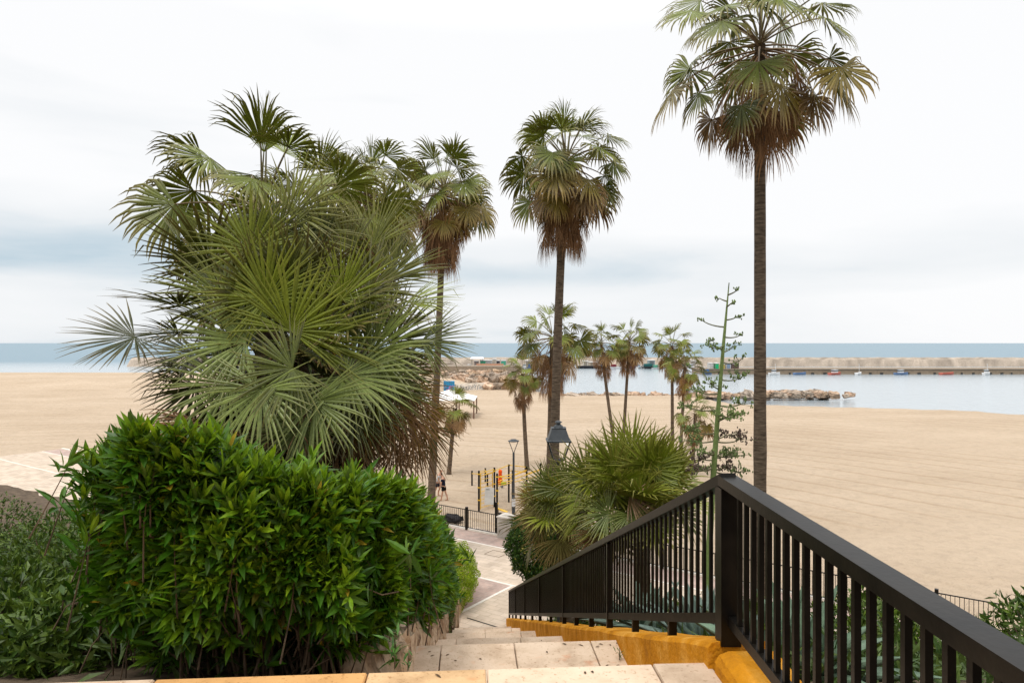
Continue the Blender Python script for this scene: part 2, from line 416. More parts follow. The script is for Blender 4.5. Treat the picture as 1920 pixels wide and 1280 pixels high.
X, Y = np.meshgrid(np.arange(-160, 161, 8.0), np.arange(-90, -5.9, 4.0), indexing='ij')
tag(grid(MB(), X, Y, H - 2.2 + 26 * smooth((-7 - Y) / 60) + RNG.normal(0, .3, X.shape) * (Y < -8)).build('unseen_sky_block_hill', M_earth, smooth=True), kind='structure')  # added unseen behind the camera, to block low sky light from there
def shore(x):
    a = 205 - 74 * smooth((x + 5) / 14.0)
    a = a - 20 * smooth((x - 33) / 6.0) - np.clip(x - 40, 0, 200) * .35
    return a
xs = np.concatenate([np.arange(-400, -60, 20.0), np.arange(-60, 70, 1.0), np.arange(70, 420, 20.0)])
ys = np.concatenate([np.arange(14, 60, 1.0), np.arange(60, 260, 2.0)])
X, Y = np.meshgrid(xs, ys, indexing='ij')
S = shore(X)
Z = -.12 - .22 * smooth((Y - 45) / 80) - 3.2 * smooth((Y - S) / 9.0)
Z = Z + np.where(Y > 36, RNG.normal(0, .012, X.shape), 0)
Z = Z + np.where(X < -8, 1.6 * smooth((-8 - X) / 10) * smooth((Y - 146) / 18) * smooth((S - Y) / 8), 0)      # sand piled behind the graffiti wall
tag(grid(MB(), X, Y, Z).build('sand_beach', M_sand, smooth=True), kind='structure')

SEA = -1.65
xs = np.array([-60000, -6000, -600, 0, 600, 6000, 60000.0]); ys = np.array([88, 300, 800, 5000, 80000.0])
X, Y = np.meshgrid(xs, ys, indexing='ij')
tag(grid(MB(), X, Y, np.full(X.shape, SEA)).build('sea_water', M_sea), kind='structure')

# promenade: bands parallel to the fence. U runs along it, Nn across it
Uv = np.array((.829, -.559)); Nv = np.array((.559, .829))
def pn(u, n): return Uv * u + Nv * n
def sheet(name, u0, u1, n0, n1, z, m, kind='structure'):
    c = [pn(u0, n0), pn(u1, n0), pn(u1, n1), pn(u0, n1)]
    mb = MB(); mb.add([(p[0], p[1], z) for p in c], [(0, 1, 2, 3)])
    return tag(mb.build(name, m), kind=kind)
sheet('promenade', -70, 60, 8, 28.05, 0.0, M_pave)
sheet('promenade_red_strip', -70, 60, 26.5, 27.95, .004, M_red)
sheet('promenade_pale_line', -70, 60, 26.38, 26.5, .006, M_pale)
sheet('promenade_pale_edge', -70, 60, 22.55, 22.68, .008, M_pale)
mb = MB(); A_ = pn(0, 22.55); 
pts = [(-1.80, 24.66), (0.02, 27.2), tuple(pn(-17, 22.55)), (-12, 24.66 + 8)]
mb.add([(-1.80, 24.66, .004), (.0, 27.19, .004), (*pn(-22, 22.55), .004), (-14, 30, .004)], [(0, 1, 2, 3)])
tag(mb.build('planter_red_strip', M_red), kind='structure')
mb = MB(); bar(mb, (-2.0, 24.40, .002), (.05, 27.27, .002), .12, .02)
tag(mb.build('path_pale_line', M_pale), kind='structure')

# ---------------------------------------------------------------- stairs
stairs = thing('stone_stairs', 'worn pinkish stone stairs with long landings going down to the promenade', 'stairs', (0, 3.7, H - 1.776))
ca, sa = math.cos(.064), math.sin(.064)
U2 = np.array((-sa, ca)); V2 = np.array((ca, sa))    # down the stairs, to the right
P0 = np.array((kerb_in(3.70), 3.70))
def st(s, v): return P0 + U2 * s + V2 * v             # v = 0 at the kerb, -1.78 at the wall
rs = random.Random(4)
def slab(mb, s0, s1, v0, v1, z, th=.16, ochre=None):
    g = .004; k = rs.uniform(.9, 1.07); w = rs.uniform(-.02, .02)
    j = lambda: rs.uniform(-.004, .004)
    b = .008
    lo = [st(s0 + g, v0 + g), st(s0 + g, v1 - g), st(s1 + j(), v1 - g), st(s1 + j(), v0 + g)]
    cen = sum(lo) / 4
    top = [p + (cen - p) / np.linalg.norm(cen - p) * b for p in lo]
    v = [(p[0], p[1], z - th) for p in lo] + [(p[0], p[1], z - b) for p in lo] + [(p[0], p[1], z + j() * .4) for p in top]
    q = []
    for a in (0, 4):
        for i in range(4):
            q.append((a + (i + 1) % 4, a + i, a + 4 + i, a + 4 + (i + 1) % 4))
    q.append((8, 11, 10, 9))
    mb.add(v, [f[::-1] for f in q], c=ochre or (k, k * (1 + w * .5), k * (1 + w)))
zA = H - 1.776
NOS = [(0, 0), (2.23, -.87), (5.70, -2.36), (9.55, -3.95), (13.4, -5.54), (17.1, -7.08)]
END = (18.9, 1.776 - H)
cols = [(-9.0, -7.9), (-7.9, -6.9), (-6.9, -5.9), (-5.9, -4.9), (-4.9, -3.85), (-3.85, -2.97), (-2.97, -1.86), (-1.86, -1.22), (-1.22, -.30), (-.30, .02)]
mb = MB()
for r_ in range(7):
    o_ = rs.uniform(-.2, .2) if r_ else 0
    for a, b in cols:
        slab(mb, -(r_ + 1) * .62, -r_ * .62, a + (o_ if a > -9 else 0), b + (o_ if b < 0 else 0), zA, ochre=(.92, .66, .34) if r_ == 0 and a == -2.97 else (.96, .82, .6) if r_ == 0 and a == -1.86 else None)
mb.build('upper_landing', M_trav, stairs)
for i in range(len(NOS)):
    s0, z0 = NOS[i]; s1, z1 = NOS[i + 1] if i + 1 < len(NOS) else END
    n_ = max(2, round((z0 - z1) / .166)); rh = (z0 - z1) / n_; tr = .29
    fl = MB()
    for k in range(1, n_):
        sp_ = rs.choice([(-1.78, -1.2, -.4, 0), (-1.78, -.95, 0), (-1.78, -1.4, -.62, 0)])
        for a, b in zip(sp_[:-1], sp_[1:]):
            slab(fl, s0 + (k - 1) * tr, s0 + k * tr + .015, a, b, zA + z0 - k * rh, rh + .06)
    fl.build('flight', M_trav, stairs)
    s_ = s0 + (n_ - 1) * tr
    if i + 1 < len(NOS):
        la = MB(); L = (s1 - s_); m_ = max(1, round(L / .6))
        vs = [(-1.78, -1.56, -.92, -.24, 0), (-1.78, -1.5, -.6, 0), (-1.78, -1.0, -.3, 0)]
        for r_ in range(m_):
            vv = vs[(r_ + (m_ - 1 - r_) * 0 + (0 if r_ == m_ - 1 else 1)) % 3] if r_ < m_ - 1 else vs[i % 3]
            for a, b in zip(vv[:-1], vv[1:]):
                slab(la, s_ + r_ * L / m_, s_ + (r_ + 1) * L / m_, a, b, zA + z1, .2)
        la.build('landing', M_trav, stairs)

# ochre kerb along the right of the stairs
kerb = thing('ochre_kerb', 'low ochre rendered kerb wall under the black railing, right of the stairs', 'kerb', (kerb_in(3.7), 3.7, H - 1.9))
mb = MB(); rk = random.Random(11)
ds = [3.62] + list(np.arange(4.0, 24.0, .4)); ring = []
for d in ds:
    x = kerb_in(d); z = kerb_z(d) + rk.uniform(-.008, .008); j = rk.uniform(-.008, .008)
    ring.append([(x - .012 + j, d, z - .9), (x - .012 + j, d, z - .035), (x + .008 + j, d, z - .008), (x + .05, d, z), (x + .30, d, z), (x + .33, d, z - .03), (x + .34, d, z - 1.2)])
n_ = 7; v = np.array(ring).reshape(-1, 3); q = []
for i in range(len(ds) - 1):
    for k in range(n_ - 1):
        a = i * n_ + k; q.append((a, a + n_, a + n_ + 1, a + 1))
mb.add(v, q); mb.ngon(list(range(n_)), 0); mb.ngon([(len(ds) - 1) * n_ + k for k in range(n_)][::-1], 0)
mb.build('sloping_kerb', M_orangekerb, kerb, smooth=False)
mb = MB(); ring = []
ys_ = [-2.5, -1, 0, 1, 1.8, 2.5, 3.0, 3.4, 3.58]
for d in ys_:
    j = rk.uniform(-.008, .008); z = H - 1.66
    x = kerb_in(3.7) + .02
    ring.append([(x + j, d, z - .5), (x + j, d, z - .06), (x + .02, d, z - .02), (x + .07, d, z), (x + .32, d, z), (x + .36, d, z - .04), (x + .37, d, z - 1.2)])
v = np.array(ring).reshape(-1, 3); q = []
for i in range(len(ys_) - 1):
    for k in range(n_ - 1):
        a = i * n_ + k; q.append((a, a + n_, a + n_ + 1, a + 1))
mb.add(v, q); mb.ngon(list(range(n_)), 0); mb.ngon([(len(ys_) - 1) * n_ + k for k in range(n_)][::-1], 0)
mb.build('level_kerb', M_orangekerb, kerb)

# ---------------------------------------------------------------- railing
rail = thing('black_railing', 'black iron railing running down the right side of the stairs', 'railing', (1.18, 3.66, H - 1.65))
posts = [3.66, 6.7, 9.9, 13.3, 16.8, 20.2, 23.5]
def top_z(d): return H - .725 - .4045 * (d - 3.66)
def bot_z(d): return H - 1.545 - .4065 * (d - 3.66)
def rp(d, z): return np.array((rail_x(d), d, z))
mb = MB(); bar(mb, rp(3.62, top_z(3.62) - .028), rp(23.53, top_z(23.53) - .028), .085, .056); mb.build('top_rail', M_black, rail)
mb = MB(); bar(mb, (1.185, 3.66, H - .756), (1.185, -2.0, H - .756), .10, .056); mb.build('top_rail', M_black, rail)
mb = MB(); bar(mb, rp(3.7, bot_z(3.7) + .03), rp(23.5, bot_z(23.5) + .03), .05, .058); mb.build('bottom_rail', M_black, rail)
mb = MB(); bar(mb, (1.20, 3.60, H - 1.51), (1.20, -2.0, H - 1.51), .05, .058); mb.build('bottom_rail', M_black, rail)
for i, d in enumerate(posts):
    w = .11 if i == 0 else .06
    mb = MB(); zt = top_z(d) - .058 - (.01 if i == 0 else .004); zb = kerb_z(d) - .01
    box(mb, (rail_x(d) + (.012 if i == 0 else 0), d, (zt + zb) / 2), (w, w, zt - zb)); mb.build('post', M_black, rail)
for d0, d1 in zip(posts[:-1], posts[1:]):
    mb = MB(); n_ = round((d1 - d0) / .112)
    for k in range(1, n_):
        d = d0 + (d1 - d0) * k / n_
        zt, zb = top_z(d) - .05, bot_z(d) + .05
        box(mb, (rail_x(d), d, (zt + zb) / 2), (.018, .022, zt - zb), rz=.06)
    mb.build('baluster_panel', M_black, rail)
    for f_ in (.33, .67) if d1 < 10 else (.5,):
        d = d0 + (d1 - d0) * f_; mb = MB()
        zt, zb = bot_z(d) + .01, kerb_z(d) - .02
        box(mb, (rail_x(d) + .01, d, (zt + zb) / 2), (.055, .05, zt - zb)); mb.build('foot', M_black, rail)
mb = MB()
for k in range(52):
    d = 3.48 - k * .098
    box(mb, (1.195, d, H - 1.13), (.024, .024, .72))
mb.build('baluster_panel', M_black, rail)

# ---------------------------------------------------------------- stone wall left of the stairs
wall = thing('stone_wall', 'low wall of rough buff stones stepping down the left side of the stairs', 'wall', (stair_l(4.4), 4.4, H - 2.2))
mb = MB(); rw_ = random.Random(3)
def rough_block(mb, c, size, rz, rnd, j=.03, n=3, tintv=(1, 1, 1)):
    """a split stone: a box of n x n faces a side, its corners rounded and its faces knocked about"""
    idx = {}; V = []; Q = []
    def vid(i, k, l):
        key = (i, k, l)
        if key not in idx:
            p = np.array((i / n - .5, k / n - .5, l / n - .5)) * 2
            ln = np.linalg.norm(p); p = p * (1 - .10 * max(0, ln - 1.1))
            p = p / 2 * np.array(size) + np.array([rnd.uniform(-j, j) for _ in range(3)])
            x, y = p[0] * math.cos(rz) - p[1] * math.sin(rz), p[0] * math.sin(rz) + p[1] * math.cos(rz)
            idx[key] = len(V); V.append((x + c[0], y + c[1], p[2] + c[2]))
        return idx[key]
    for a in range(n):
        for b in range(n):
            for s in (0, n):
                f = [(s, a, b), (s, a + 1, b), (s, a + 1, b + 1), (s, a, b + 1)]
                g = [(a, s, b), (a, s, b + 1), (a + 1, s, b + 1), (a + 1, s, b)]
                h = [(a, b, s), (a + 1, b, s), (a + 1, b + 1, s), (a, b + 1, s)]
                for ff in (f, g, h):
                    ids = [vid(*t) for t in ff]
                    Q.append(ids if s == n else ids[::-1])
    mb.add(V, Q, c=tintv)
d = 4.75
while d < 14.2:
    L = rw_.uniform(.30, .62); up = .12 + .2 * min(1, max(0, (d - 5.2) / 3)) + rw_.uniform(-.05, .06)
    zt = nose_z(d + L * .6) + up
    zt = min(zt, nose_z(3.7) + .02)
    hh = .75; w_ = rw_.uniform(.40, .5)
    rough_block(mb, (stair_l(d + L / 2) - w_ / 2 - .005 + rw_.uniform(-.025, .02), d + L / 2, zt - hh / 2), (w_, L + .02, hh), .064 + rw_.uniform(-.09, .09), rw_, .035, 7)
    d += L * .97
mb.build('stones', M_stone, wall)
blk = MB(); rough_block(blk, (-1.86, 21.2, 1.0), (.30, .34, 1.9), .1, rw_, .03, 5)
tag(blk.build('stone_block', M_stone), 'upright buff stone block at the foot of the hedge beside the planter edge', 'stone')

# curved planter edge at the foot of the bank, left
pl = [(-1.95, 22.0), (-1.97, 23.0), (-1.95, 24.0), (-1.82, 24.9), (-1.68, 25.8), (-1.60, 26.7), (-1.70, 27.6), (-2.1, 28.4), (-2.9, 29.0), (-4.2, 29.7), (-7, 31.4), (-12, 34.5)]
mb = MB()
a = np.array(pl); tg = unit(np.gradient(a, axis=0)); nr = np.stack([-tg[:, 1], tg[:, 0]], 1)
o_, i_ = a, a + nr * .25
n_ = len(pl); rows = []
for k in range(n_):
    rows += [(*o_[k], -.05), (*o_[k], .38), (*(o_[k] + nr[k] * .03), .42), (*i_[k], .42), (*i_[k], -.05)]
q = [(k * 5 + c, (k + 1) * 5 + c, (k + 1) * 5 + c + 1, k * 5 + c + 1) for k in range(n_ - 1) for c in range(4)]
mb.add(rows, q)
M_terra = noise_mat('terracotta_render', (.50, .31, .19), (.62, .43, .29), 2, .85, .2, bump=.3)
tag(mb.build('planter_edge', M_terra), 'curved terracotta planter edge holding the clipped light green shrub', 'planter')

# drain and access cover
mb = MB(); bar(mb, (-1.63, 24.05, .006), (-.50, 23.25, .006), .05, .012); 
tag(mb.build('drain_channel', M_black), 'narrow dark drain slot across the paving at the foot of the stairs', 'drain')
mb = MB(); c0, c1, c2, c3 = [np.array((*pn(u, n), .006)) for u, n in ((-18.6, 25.25), (-17.75, 25.25), (-17.75, 25.95), (-18.6, 25.95))]
for p, q_ in ((c0, c1), (c1, c2), (c2, c3), (c3, c0)): bar(mb, p, q_, .02, .006)
tag(mb.build('access_cover', M_stem), 'thin square outline of an access cover in the cream paving', 'access cover')

# ---------------------------------------------------------------- leaves and fronds
def leaves(mb, base, dr, up, L, Wd, curl, c, n=3):
    """many lance-shaped leaves at once, folded along the midrib and bent by curl"""
    dr = unit(dr); s = unit(np.cross(dr, up)); u = np.cross(s, dr)
    K = len(base); L = np.broadcast_to(L, K); Wd = np.broadcast_to(Wd, K); curl = np.broadcast_to(curl, K)
    ts = np.linspace(0, 1, n + 1); wf = np.sin(PI * np.clip(ts * .94 + .05, 0, 1)) ** .8; wf[-1] = 0.02; wf[0] = .15
    rows = []
    for t, w in zip(ts, wf):
        p = base + dr * (L * t)[:, None] - u * (curl * L * t * t)[:, None]
        hw = (Wd * w / 2)[:, None]
        rows.append(np.stack([p - s * hw + u * hw * .35, p, p + s * hw + u * hw * .35], 1))
    v = np.concatenate(rows, 1)                 # K, 3(n+1), 3
    m_ = 3 * (n + 1); q = []
    for k in range(n):
        b = k * 3
        q += [(b, b + 1, b + 4, b + 3), (b + 1, b + 2, b + 5, b + 4)]
    q = np.array(q)[None] + (np.arange(K) * m_)[:, None, None]
    mb.add(v.reshape(-1, 3), q.reshape(-1, 4), c=np.repeat(c, m_, 0))

def rot_about(v, ax, a):
    ax = unit(ax); return v * math.cos(a) + np.cross(ax, v) * math.sin(a) + ax * np.dot(ax, v) * (1 - math.cos(a))

def fan(mb, hub, axis, nrm, R, rng, nseg=28, spread=1.9, fuse=.45, droop=.25, fold=.35, steps=5, c=(.1, .15, .03), tip=None, cup=.15, thin=1.0, broken=0.0):
    axis = unit(axis); nrm = unit(nrm - axis * np.dot(nrm, axis)); side = np.cross(nrm, axis)
    a = np.linspace(-spread, spread, nseg) + rng.normal(0, .02, nseg)
    D = np.cos(a)[:, None] * axis + np.sin(a)[:, None] * side + nrm * (cup * np.abs(np.sin(a / 2)))[:, None] + rng.normal(0, .035, (nseg, 3))
    D = unit(D)
    L = R * (.80 + .2 * np.cos(a * .7)) * rng.uniform(.86, 1.06, nseg)
    g = droop * rng.uniform(.45, 1.6, nseg)
    brk = rng.random(nseg) < broken
    half = spread / nseg * 1.06 * thin
    p = np.repeat(hub[None], nseg, 0); rows, cs = [], []
    c = np.asarray(c, float); tip = np.asarray(tip if tip is not None else c * .9 + np.array((.03, .015, 0)))
    br = rng.uniform(.78, 1.2, nseg)[:, None]
    for k in range(steps + 1):
        t = k / steps
        w = np.maximum(t * L * half, .003 * R) if t <= fuse else np.maximum(fuse * L * half * (1 - (t - fuse) / (1 - fuse)) ** .75, .0015)
        s = unit(np.cross(nrm, D)); u = unit(np.cross(D, s))
        rows.append(np.stack([p - s * w[:, None], p + u * (fold * w)[:, None], p + s * w[:, None]], 1))
        m_ = smooth((t - .35) / .65)
        cs.append(np.repeat(((c * (1 - m_) + tip * m_)[None] * br)[:, None], 3, 1))
        if k < steps:
            p = p + D * (L / steps)[:, None]
            if t >= fuse - .12:
                gg = g + np.where(brk & (t > .5), 1.6, 0)
                D = unit(D + np.array((0, 0, -1.0)) * gg[:, None])
    v = np.concatenate(rows, 1); cc = np.concatenate(cs, 1)
    m_ = 3 * (steps + 1); q = []
    for k in range(steps):
        b = k * 3; q += [(b, b + 1, b + 4, b + 3), (b + 1, b + 2, b + 5, b + 4)]
    q = np.array(q)[None] + (np.arange(nseg) * m_)[:, None, None]
    mb.add(v.reshape(-1, 3), q.reshape(-1, 4), c=cc.reshape(-1, 3))

def bez(a, b, c, n):
    t = np.linspace(0, 1, n)[:, None]
    return (1 - t) ** 2 * a + 2 * t * (1 - t) * b + t * t * c

G_NEW, G_MID, G_OLD = np.array((.175, .215, .018)), np.array((.085, .105, .012)), np.array((.22, .135, .018))
BROWN, TAN = np.array((.235, .132, .066)), np.array((.36, .22, .10))

def washingtonia(base, crown, R, r_tr, seed, label, group=None, nfr=34, ndead=46, skirt=2.2, nseg=26, bow=(0, 0), name='palm_tree', green=1.0, low=-50, tatter=.25, spreadout=1.0, first=86, cat='palm tree'):
    rng = np.random.default_rng(seed)
    base, crown = np.asarray(base, float), np.asarray(crown, float)
    root = thing(name, label, cat, base, group)
    mid = (base + crown) / 2 + np.array((bow[0], bow[1], 0))
    p = bez(base - ZUP * .3, mid, crown, 26)
    t = np.linspace(0, 1, 26)
    rr = r_tr * (1.0 + .55 * np.exp(-t * 14) - .22 * t) * (1 + rng.normal(0, .02, 26))
    mb = MB(); tube(mb, p, rr, 12); mb.build('trunk', M_trunk, root, smooth=True)
    mb = MB(); md = MB()
    for i in range(nfr):
        f = i / (nfr - 1)
        elv = math.radians(first + (low - first) * f ** .8 + rng.normal(0, 8)); az_ = i * 2.39996 + rng.normal(0, .3)
        rad = np.array((math.cos(az_), math.sin(az_), 0))
        D = rad * math.cos(elv) + ZUP * math.sin(elv)
        PL = R * (.95 + .45 * min(1, f * 2.6)) * rng.uniform(.8, 1.2) * spreadout
        n_ = 6; pp = [crown + ZUP * (.25 - .5 * f) * R + rad * r_tr * .4]
        for k in range(n_):
            pp.append(pp[-1] + D * PL / n_); D = unit(D - ZUP * (.05 + .08 * f))
        c = G_NEW * (1 - f) + G_MID * f
        if f > .66 and rng.random() < .5: c = c * .45 + G_OLD * .65
        if f > .84 and rng.random() < .75: c = c * .3 + BROWN * .8
        c = c * rng.uniform(.75, 1.25) * green
        tip = c * .55 + TAN * (.22 + .4 * f)
        tube(mb, pp, np.linspace(.026, .013, n_ + 1) * R, 4, c_=np.array((.17, .15, .06)) * (1 - f) + BROWN * f)
        ax = unit(D - ZUP * (.25 + .55 * min(1, f * 1.6)))
        nr = ZUP * .8 + rad * .6 if f > .12 else rad * -1 + ZUP * .2
        nr = unit(nr - ax * np.dot(nr, ax)); nr = unit(rot_about(nr, ax, rng.normal(0, .5)))
        fan(mb, pp[-1], ax, nr, R * rng.uniform(.85, 1.15) * (.9 if f < .08 else 1), rng, nseg, spread=(.8 + 1.2 * min(1, f * 4)), fuse=.5,
            droop=.38 + .40 * f, c=c, tip=tip, cup=-.22, broken=tatter * (.4 + f), thin=1.12, steps=6)
    for i in range(ndead):
        f = i / max(1, ndead - 1)
        az_ = rng.uniform(0, 2 * PI); rad = np.array((math.cos(az_), math.sin(az_), 0))
        k_ = skirt * .62 * f
        axis_dir = unit(p[-1] - p[-6]); st_ = crown - axis_dir * (.1 + k_) + rad * r_tr * .9
        elv = math.radians(-12 - 30 * min(1, f * 1.6) + rng.normal(0, 9))
        D = rad * math.cos(elv) + ZUP * math.sin(elv)
        PL = R * (1.1 - .36 * f) * rng.uniform(.65, 1.12); pp = [st_]
        for k in range(4):
            pp.append(pp[-1] + D * PL / 4); D = unit(D - ZUP * .42)
        c = (BROWN * rng.uniform(.55, 1.3) + TAN * rng.uniform(0, .45) * rng.random())
        if f < .25 and rng.random() < .5: c = c * .5 + np.array((.20, .11, .02)) * .7
        tube(md, pp, .012 * R, 4, c_=c)
        ax = unit(D - ZUP * 1.2); nr = unit(rad + ZUP * .1); nr = unit(rot_about(nr, ax, rng.normal(0, .7)))
        fan(md, pp[-1], ax, nr, min(R * .95, skirt * .62) * rng.uniform(.75, 1.1), rng, max(12, nseg * 2 // 3), spread=rng.uniform(.32, .85), fuse=.35, droop=.9, c=c, tip=c * 1.2, cup=-.15, fold=.5, steps=4)
    mb.build('crown', M_palm, root); md.build('dead_frond_skirt', M_dead, root)
    return root

GP = 'palms standing on the beach'
def palm(bx, by, d, cx, cy, R, r_tr, seed, label, **k):
    """base and crown given where they stand in the photo at distance d"""
    b = W(bx, 0, d); b[2] = by
    return washingtonia(b, W(cx, cy, d), R, r_tr, seed, label, **k)

palm(1037, 0, 25, 1061, 306, 1.16, .185, 1, 'tallest palm, slender trunk rising beside the black lantern with brown skirt', bow=(-.25, 0), nfr=46, ndead=90, skirt=3.3, nseg=32, low=-42)
palm(806, -.1, 37.5, 832, 360, 1.42, .21, 2, 'tall palm left of the tallest, thick brown skirt, rising behind the two men', bow=(.1, 0), nfr=40, ndead=150, skirt=4.6, nseg=30, low=-35)
palm(1425, 1.5, 17, 1425, 85, 1.15, .17, 3, 'palm at the upper right whose crown leaves the top of the photo', nfr=42, ndead=44, skirt=2.6, nseg=34, low=-48, spreadout=1.25)
palm(690, 0, 27, 690, 372, 1.25, .19, 4, 'palm with browning fronds just left of the thick skirted one', nfr=36, ndead=36, skirt=2.4, nseg=26, low=-40)
palm(612, 2.6, 16, 612, 440, 1.08, .17, 5, 'green palm with broad drooping fans high above the oleander hedge', nfr=26, ndead=22, skirt=1.8, nseg=36, low=-35)
palm(490, 3.2, 14, 492, 400, 1.12, .17, 6, 'palm at the far left with a dark upright fan against the sky', nfr=26, ndead=22, skirt=1.8, nseg=36, low=-35)
# on the beach
palm(1028, -.12, 43, 1036, 632, 1.22, .20, 7, 'wide crowned palm directly behind the tallest trunk', group=GP, nfr=28, ndead=70, skirt=3.9, nseg=24, low=-40)
palm(989, -.12, 52.7, 980, 700, .86, .17, 8, 'shorter palm with a brown skirt behind the slim street lamp', group=GP, nfr=25, ndead=56, skirt=3.0, nseg=22, low=-40, bow=(-.1, 0))
palm(1153, -.15, 66, 1127, 642, 1.0, .17, 9, 'palm leaning left with an orange skirt in front of the harbour water', group=GP, nfr=25, ndead=64, skirt=4.2, nseg=20, low=-35, bow=(-.15, 0))
palm(1168, -.15, 67, 1180, 640, 1.15, .17, 10, 'upright palm right beside the leaning one', group=GP, nfr=27, ndead=56, skirt=3.4, nseg=20, low=-35)
palm(1261, -.15, 60, 1260, 648, 1.0, .16, 11, 'straight trunked palm left in the pair near the agave stalk', group=GP, nfr=25, ndead=44, skirt=2.8, nseg=20, low=-45)
palm(1275, -.15, 57, 1284, 688, .92, .15, 12, 'palm with a rusty dead frond at the right of its pair', group=GP, nfr=25, ndead=50, skirt=3.0, nseg=20, low=-40)
palm(1297, -.12, 50, 1304, 775, .85, .15, 13, 'small low palm standing left of the agave stalk', group=GP, nfr=22, ndead=34, skirt=2.4, nseg=20, low=-40)
palm(841, -.12, 51, 853, 765, .95, .17, 14, 'small palm half hidden by the big fan palm near the white canopy', group=GP, nfr=20, ndead=16, skirt=1.2, nseg=20, low=-50)

# ---- fan palms close to the stairs: stiff fans on short stems
def petiole(mb, a, b, r=.012, c=(.15, .15, .06)):
    a, b = np.asarray(a), np.asarray(b); m = (a + b) / 2 + ZUP * .06
    tube(mb, bez(a, m, b, 5), np.linspace(r * 1.3, r, 5), 5, c_=c)

def fan_at(mb, px, py, d, Rpx, ang, toward, up, rng, spread=2.2, c=G_MID, tip=None, centre=None, droop=.06, nseg=40, fuse=.40, yaw=0, steps=6, thin=1.0, broken=.05):
    """a fan whose ribs point along `ang` (degrees, from right, anticlockwise) seen from the stairs; toward > 0 leans its ribs to the viewer"""
    hub = W(px, py, d); R = Rpx * d / F
    a = math.radians(ang)
    ax = unit(np.array((math.cos(a), -toward, math.sin(a))))
    nr = unit(np.array((yaw, -1.0, up)))
    if centre is not None: petiole(mb, centre + (hub - centre) * .05, hub, c=c * 1.15)
    fan(mb, hub, ax, nr, R, rng, nseg, spread, fuse, droop, .4, steps, c, tip, cup=.22, thin=thin * 1.12, broken=broken)

def fan_burst(mb, cen, n, R, plen, rng, elv=(80, -30), c1=G_NEW, c2=G_MID, azr=None, droop=.08, nseg=34, spread=2.0, tipmix=.3, fuse=.4, steps=5):
    for i in range(n):
        f = (i + .5) / n
        e_ = math.radians(elv[0] + (elv[1] - elv[0]) * f + rng.normal(0, 9))
        az_ = i * 2.39996 + rng.normal(0, .3) if azr is None else rng.uniform(*azr)
        rad = np.array((math.cos(az_), math.sin(az_), 0)); D = rad * math.cos(e_) + ZUP * math.sin(e_)
        PL = plen * rng.uniform(.7, 1.25); pp = [np.asarray(cen) + rad * .05]
        for k in range(5):
            pp.append(pp[-1] + D * PL / 5); D = unit(D - ZUP * (.02 + .07 * f))
        c = (c1 * (1 - f) + c2 * f) * rng.uniform(.55, 1.35)
        tube(mb, pp, np.linspace(.014, .009, 6), 5, c_=c * 1.1)
        nr = unit(ZUP - D * D[2] + rng.normal(0, .38, 3) + np.array((0, -.25, 0)) - (rad * .5 if D[2] > .75 else 0))
        fan(mb, pp[-1], unit(D - ZUP * .08 * f), nr, R * rng.uniform(.85, 1.15), rng, nseg, spread * rng.uniform(.8, 1.1), fuse, droop, .4, steps, c, c * (1 - tipmix) + TAN * tipmix, cup=.25, broken=.06)

